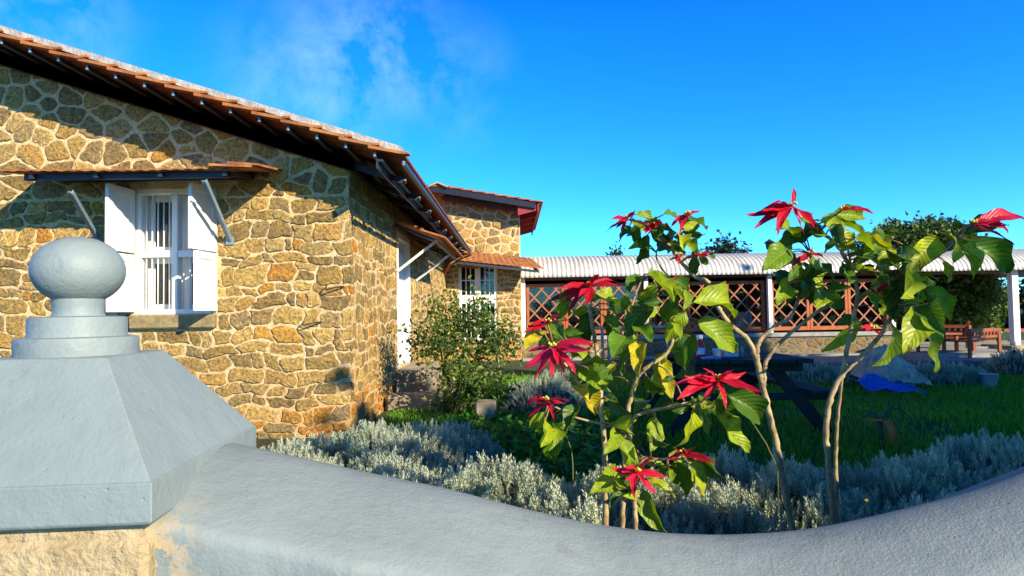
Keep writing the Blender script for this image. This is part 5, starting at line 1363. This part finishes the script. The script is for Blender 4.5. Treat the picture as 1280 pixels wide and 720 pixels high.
D1 = 2.35
b1_ = P(775, 665, D1)
poinsettia('left poinsettia with three thin straight stems and wide red star flowers', (b1_.x, b1_.y, 0),
    [[(757, 668, 6), (757, 600, 5.6), (754, 540, 5.3), (750, 490, 5), (746, 440, 4.5), (739, 400, 4), (735, 360, 3)],
     [(778, 668, 5.4, .05), (780, 600, 5, .05), (783, 525, 5, .05), (791, 490, 4.8, .04), (799, 468, 4.6, .02), (815, 455, 4), (836, 438, 3.5), (846, 400, 3)],
     [(795, 668, 5, -.05), (793, 620, 5, -.05), (794, 580, 4.6, -.05), (788, 545, 4), (795, 520, 3.5), (840, 508, 3.5), (872, 500, 3), (896, 480, 2.6)],
     [(794, 585, 3, -.06), (802, 572, 3, -.08), (820, 574, 2.6, -.1), (850, 571, 2.2, -.1)],
     [(752, 520, 3), (735, 500, 3), (712, 462, 2.6, -.05), (692, 437, 2.2, -.08)],
     [(742, 440, 2.4), (715, 432, 2.4), (697, 420, 2), (684, 404, 1.8)],
     [(752, 530, 2.4), (720, 522, 2.2), (700, 512, 2), (682, 502, 1.8)],
     [(783, 440, 2.4), (800, 420, 2.4), (812, 385, 2.2), (818, 345, 2)],
     [(746, 440, 2.5), (770, 430, 2.4), (782, 405, 2.2), (800, 352, 2)]],
    [(716, 482, 746, 520, 'y'), (730, 452, 762, 490, 'g'), (775, 592, 739, 616, 'g'), (768, 536, 755, 568, 'l'), (772, 538, 796, 524, 'l'), (778, 548, 789, 594, 'l'), (797, 536, 806, 566, 'd'), (821, 526, 813, 566, 'l'),
     (803, 576, 834, 587, 'l'), (806, 602, 844, 622, 'l'), (804, 612, 832, 667, 'g'), (787, 603, 760, 634, 'd'), (868, 506, 840, 560, 'l'), (884, 516, 885, 545, 'g'), (896, 516, 938, 566, 'l'), (908, 494, 950, 527, 'g'),
     (846, 574, 859, 620, 'd'), (861, 576, 879, 620, 'l'), (874, 572, 907, 600, 'd'), (797, 426, 797, 472, 'w'), (829, 448, 841, 504, 'w'), (850, 420, 857, 464, 'g'), (722, 506, 706, 540, 'g'), (690, 524, 692, 578, 'g'),
     (713, 364, 700, 399, 'g'), (744, 388, 734, 430, 'd'), (743, 368, 775, 390, 'l'), (765, 392, 784, 429, 'd'), (815, 380, 782, 424, 'd'), (706, 418, 744, 438, 'l'), (690, 402, 708, 428, 'g'), (670, 406, 656, 435, 'y'),
     (803, 350, 783, 370, 'g'), (811, 342, 845, 374, 'l'), (857, 390, 832, 430, 'l'), (862, 414, 856, 460, 'g'), (872, 400, 922, 440, 'l'), (866, 378, 920, 396, 'l'), (847, 372, 827, 403, 'd'), (798, 408, 815, 428, 'g'), (782, 422, 766, 448, 'g'),
     (760, 470, 735, 498, 'g'), (770, 455, 745, 470, 'l'), (760, 500, 790, 520, 'd'), (862, 420, 838, 440, 'd'), (838, 470, 815, 495, 'g'), (808, 470, 830, 492, 'd'), (755, 395, 775, 415, 'g'), (692, 418, 672, 438, 'd'), (735, 470, 712, 480, 'd'),
     (820, 355, 800, 380, 'l'), (838, 350, 860, 366, 'g'), (815, 545, 838, 556, 'd'), (870, 505, 888, 530, 'd'), (880, 500, 868, 525, 'l'), (720, 440, 742, 455, 'g'), (832, 590, 850, 608, 'g'), (682, 515, 664, 536, 'l'), (800, 500, 812, 520, 'g'), (840, 402, 852, 425, 'g'), (775, 375, 790, 392, 'l')],
    [(690, 434, [(652, 462), (668, 474), (690, 474), (722, 470), (738, 438), (746, 431), (660, 440), (706, 470)], False, -.1),
     (681, 501, [(655, 508), (660, 522), (706, 504), (692, 524), (712, 500), (672, 492)], True, -.05),
     (795, 590, [(762, 584), (817, 570), (833, 597), (820, 618), (793, 622), (780, 601)], False, -.1),
     (897, 474, [(842, 480), (856, 470), (846, 500), (876, 503), (908, 514), (948, 494), (932, 466), (952, 490), (878, 460), (918, 462)], False, -.12),
     (852, 567, [(832, 577), (870, 558), (890, 574), (842, 558), (898, 582)], True, -.08),
     (736, 357, [(684, 378), (698, 360), (772, 352), (776, 359), (748, 343), (732, 382), (708, 396), (760, 345)], True, -.02),
     (684, 404, [(654, 417), (664, 406), (702, 397), (712, 402), (672, 398)], True, -.04)], D1, 3)
D2 = 2.6
b2_ = P(988, 665, D2)
poinsettia('middle poinsettia with a straight pale trunk forking towards both neighbours', (b2_.x, b2_.y, 0),
    [[(990, 668, 7), (981, 610, 6.6), (967, 540, 6.2), (953, 480, 6), (945, 445, 6)],
     [(945, 447, 5.5), (935, 425, 5), (912, 405, 5), (897, 382, 4.6), (886, 354, 4.4), (868, 345, 4.2), (850, 325, 4), (832, 302, 3.6), (815, 286, 3)],
     [(946, 446, 5), (950, 425, 4.6), (970, 407, 4), (988, 396, 3.6), (1000, 368, 3.2), (1012, 340, 2.8), (1014, 318, 2.4)],
     [(955, 482, 4.5), (958, 452, 4.2), (975, 428, 4), (1002, 405, 3.6), (1025, 388, 3.4), (1050, 376, 3)],
     [(830, 300, 2.2), (820, 320, 1.8), (835, 345, 1.8), (848, 352, 1.6)], [(838, 308, 2), (855, 296, 1.8), (862, 280, 1.6), (858, 270, 1.5)],
     [(848, 322, 1.8), (862, 322, 1.6), (872, 320, 1.4)], [(818, 287, 2), (800, 278, 1.8), (782, 274, 1.6)]],
    [(787, 282, 774, 302, 'd'), (795, 268, 824, 281, 'l'), (806, 306, 795, 330, 'g'), (854, 270, 884, 286, 'g'), (854, 284, 882, 294, 'd'), (855, 300, 872, 324, 'l'), (868, 320, 868, 344, 'g'), (809, 293, 812, 314, 'd'), (815, 286, 840, 299, 'd'),
     (838, 298, 834, 318, 'l'), (874, 320, 885, 331, 'g'), (794, 281, 801, 310, 'g'), (824, 282, 842, 292, 'g'), (846, 292, 830, 302, 'g'), (822, 300, 838, 310, 'd'), (860, 275, 848, 288, 'l'), (830, 268, 848, 275, 'g'), (842, 305, 858, 316, 'd'),
     (992, 284, 982, 320, 'l'), (1005, 290, 966, 312, 'd'), (987, 312, 952, 341, 'g'), (1014, 322, 1019, 378, 'l'), (1023, 366, 1019, 386, 'l'), (1014, 352, 983, 381, 'd'), (1030, 362, 1054, 388, 'd'), (986, 352, 971, 381, 'l'), (1020, 330, 1042, 352, 'g'), (1000, 330, 985, 352, 'g'), (1008, 335, 1030, 340, 'd')],
    [(784, 273, [(757, 290), (764, 274), (794, 262), (776, 295), (770, 284)], True, -.03), (816, 284, [(800, 279), (832, 282), (822, 276), (806, 292)], True, -.02),
     (858, 269, [(842, 276), (877, 264), (850, 292), (866, 262), (838, 285)], True, -.05), (871, 320, [(894, 316), (888, 322), (860, 316)], True, -.05), (848, 321, [(836, 325), (858, 318), (848, 330)], True, 0),
     (849, 351, [(838, 362), (862, 352), (852, 366), (840, 348)], True, -.04), (1012, 318, [(988, 336), (1030, 322), (1000, 322), (1016, 308)], True, -.06)], D2, 5)
D3 = 2.5
b3_ = P(1043, 668, D3)
poinsettia('right poinsettia with a crooked trunk and the tallest red flower', (b3_.x, b3_.y, 0),
    [[(1043, 670, 6.5), (1039, 610, 6), (1033, 545, 5.6), (1038, 500, 5.4), (1055, 466, 5), (1085, 437, 4.6), (1108, 408, 4), (1120, 380, 3.4)],
     [(1052, 470, 4.6), (1060, 430, 4.6), (1068, 390, 4.4), (1072, 365, 4.2), (1062, 335, 4), (1045, 305, 3.6), (1022, 288, 3.2), (1004, 275, 2.8), (992, 258, 2.4)],
     [(1070, 378, 4), (1092, 360, 4.4), (1120, 346, 4.2), (1150, 332, 4), (1180, 314, 3.6), (1196, 295, 3), (1213, 282, 2.4)],
     [(1046, 650, 4.6, .16), (1045, 560, 4.2, .16), (1050, 490, 3.6, .12), (1057, 455, 3, .06)],
     [(1120, 348, 2.6), (1135, 330, 2.4), (1150, 312, 2)], [(1066, 345, 2.4), (1060, 310, 2.2), (1052, 280, 2), (1060, 265, 1.6)]],
    [(1028, 272, 1082, 292, 'g'), (1040, 268, 1084, 272, 'l'), (1040, 288, 1068, 314, 'l'), (1080, 298, 1118, 311, 'y'), (1058, 320, 1100, 332, 'g'), (1064, 338, 1098, 346, 'l'), (1132, 323, 1088, 343, 'g'), (1174, 298, 1137, 344, 'l'), (1194, 302, 1228, 343, 'l'),
     (1204, 302, 1258, 343, 'g'), (1180, 326, 1186, 354, 'y'), (1126, 336, 1117, 400, 'd'), (1141, 337, 1131, 392, 'l'), (1150, 342, 1162, 384, 'g'), (1154, 362, 1190, 402, 'g'), (1149, 386, 1129, 444, 'l'), (1155, 402, 1166, 465, 'l'),
     (1077, 402, 1026, 440, 'e'), (1116, 406, 1091, 459, 'l'), (1076, 368, 1108, 387, 'l'), (1108, 300, 1080, 316, 'g'), (1120, 312, 1096, 326, 'l'), (1140, 310, 1112, 320, 'd'), (1150, 310, 1128, 330, 'g'), (1100, 340, 1118, 362, 'd'), (1112, 350, 1090, 372, 'g'),
     (1165, 312, 1150, 338, 'd'), (1160, 380, 1180, 420, 'd'), (1130, 352, 1152, 372, 'd'), (1012, 292, 1036, 300, 'l'), (1022, 280, 1004, 302, 'd'), (1048, 298, 1030, 316, 'd'), (1070, 300, 1092, 308, 'l'), (1195, 300, 1168, 318, 'g'), (1138, 360, 1160, 352, 'l'), (1100, 385, 1118, 402, 'g'), (1205, 290, 1222, 300, 'y'), (1052, 330, 1070, 346, 'd'), (1090, 318, 1065, 330, 'd'), (1145, 385, 1168, 398, 'g'), (1128, 330, 1150, 345, 'l')],
    [(990, 258, [(933, 268), (942, 286), (948, 266), (972, 294), (1021, 286), (992, 234), (1006, 292)], True, -.08), (1052, 263, [(1094, 268), (1078, 262)], True, 0),
     (1214, 281, [(1282, 277), (1268, 306), (1244, 275), (1262, 290)], False, -.06), (1096, 366, [(1112, 352), (1084, 360), (1106, 372)], True, .02), (1090, 412, [(1074, 408), (1104, 420)], False, .0)], D3, 8)

# a few thin dry stalks leaning over the hedge
for (a, b_, Y, lab) in (((938, 524), (972, 585), 3.0, 'thin pale stalk leaning beside the straight trunk'), ((1236, 487), (1232, 545), 6.2, 'thin pale stalk standing on the lawn below the bucket'), ((708, 545), (716, 580), 3.4, 'thin pale stalk in front of the lawn left of the thin stems')):
    s = MB(); A = P(*a, Y); B = P(*b_, Y); s.tube([A, (A + B) / 2 + Vector((.01, 0, 0)), B, Vector((B.x, B.y, 0))], [.002, .003, .003, .003], 5); tag(s.build('dry_stalk', M['drygrass'], None, False, (B.x, B.y, 0)), lab, 'stalk')

# ------------------------------------------------------------------ trees and shrubs behind
def tree(name, X, Y, z0, H_, rad, cz, label, cat, mt, ncl, per, clr, size, seed, group=None, shell=.5, trunk_r=.15, zmin=None):
    t = thing(name, (X, Y, z0), label, cat, group); rs2 = np.random.RandomState(seed); s = MB()
    s.tube([(X, Y, z0), (X + .1, Y, z0 + (cz - z0) * .6), (X, Y + .1, cz), (X + .05, Y, cz + rad[2] * .7)], [trunk_r, trunk_r * .8, trunk_r * .5, trunk_r * .12], 9)
    for k in range(7):
        a = k * .9; s.tube([(X + .05, Y, z0 + (cz - z0) * .7), (X + rad[0] * .4 * math.cos(a), Y + rad[1] * .4 * math.sin(a), cz + rad[2] * .1 * (k - 3)), (X + rad[0] * .8 * math.cos(a), Y + rad[1] * .8 * math.sin(a), cz + rad[2] * .15 * (k - 2))], [trunk_r * .4, trunk_r * .25, trunk_r * .05], 6)
    s.build('trunk', M['bark'], t, True)
    crown('crown', mt, t, (X, Y, cz), rad, ncl, per, clr, size, rs2, True, shell, zmin); return t
A = P(1150, 300, 20.5); tree('tall_shrub', A.x, 20.5, 0, 4, (2.1, 1.6, 1.9), P(1150, 330, 20.5).z - .55, 'big dense leafy shrub rising behind the veranda roof at right', 'shrub', M['shrubleaf'], 520, 70, .17, .15, 41, shell=.72, zmin=0)
A = P(1205, 400, 19.6); tree('tall_shrub', A.x, 19.6, 0, 3, (1.1, .9, 1.3), 1.15, 'sunlit green shrub beside the white corner post', 'shrub', M['shrubleaf'], 90, 50, .17, .12, 42, shell=.4, zmin=0)
A = P(904, 311, 45); tree('conifer', A.x, 45, 0, 6, (1.9, 1.6, 1.9), P(904, 322, 45).z - .6, 'dark pine crown showing above the middle of the corrugated roof', 'tree', M['darkleaf'], 80, 40, .32, .3, 43, shell=.3, trunk_r=.2)
A = P(770, 318, 50); tree('conifer', A.x, 50, 0, 6, (.75, .7, .9), P(770, 324, 50).z - .25, 'tiny dark tree top showing above the left part of the corrugated roof', 'tree', M['darkleaf'], 25, 40, .25, .25, 44, shell=.2, trunk_r=.15)
for i, (px, Y, top, r_) in enumerate(((1275, 32, 372, 2.2), (1245, 36, 395, 2.4), (1205, 38, 360, 2.6), (1310, 30, 352, 2.6), (1160, 34, 372, 2.4))):
    A = P(px, top, Y); lab = ['dark tree at the right edge behind the white corner post', 'low dark tree left of the white corner post, seen past the shrub', 'dark tree hidden mostly behind the sunlit shrub', 'tall dark tree just outside the right edge', 'dark tree behind the big leafy shrub'][i]
    tree('dark_tree', A.x, Y, 0, 4, (r_, r_ * .8, A.z / 2), A.z / 2, lab, 'tree', M['darkleaf'], 90, 40, .3, .3, 60 + i, 'dark trees beyond the veranda', .35, .2, 0)
# shrubs behind the glazed gallery
for i in range(6):
    X = 1.3 + i * 1.75; tree('garden_shrub', X, 21.3 + (i % 2) * .5, 0, 2, (1.0, .8, .95), 1.05, 'green shrub seen through the lattice windows', 'shrub', M['shrubleaf'], 110, 50, .2, .17, 80 + i, 'shrubs seen through the lattice', .3, .08, 0)
# lamp on a post behind the roof
A = P(962, 306, 22); lp = thing('lamp_post', (A.x, 22, 0), 'black lantern on a post showing above the corrugated roof', 'lamp'); s = MB(); s.tube([(A.x, 22, 0), (A.x, 22, A.z - .2)], .03, 8); s.build('post', M['iron'], lp)
s = MB(); s.lathe([(.04, A.z - .2), (.12, A.z - .14), (.15, A.z + .05), (.2, A.z + .07), (.06, A.z + .16), (.01, A.z + .2)], A.x, 22, 8); s.build('lantern', M['iron'], lp)

# trees beyond the right side of the garden, whose shade lies over the lawn
def uw(u, w_): return (.722 * u - .691 * w_, .691 * u + .722 * w_)
rows = [(3.8, 6.65, .15, 2.1), (5.4, 5.9, .8, 2.9), (7.1, 6.9, 1.5, 3.3), (9.2, 7.3, 1.8, 3.5), (11.4, 7.7, 1.9, 3.6), (13.5, 8.35, 1.7, 3.9), (14.9, 8.45, 1.1, 4.0)]
for i, (u, top, r_, hz) in enumerate(rows):
    X, Y = uw(u, -8); tree('garden_tree', X, Y, 0, top, (r_, r_, hz), top - hz * .97, 'tall leafy tree standing beyond the right edge of the garden', 'tree', M['darkleaf'], int(60 + 120 * r_), 42, .26, .42, 90 + i, 'trees right of the garden, out of the picture', .12, .18, .3)
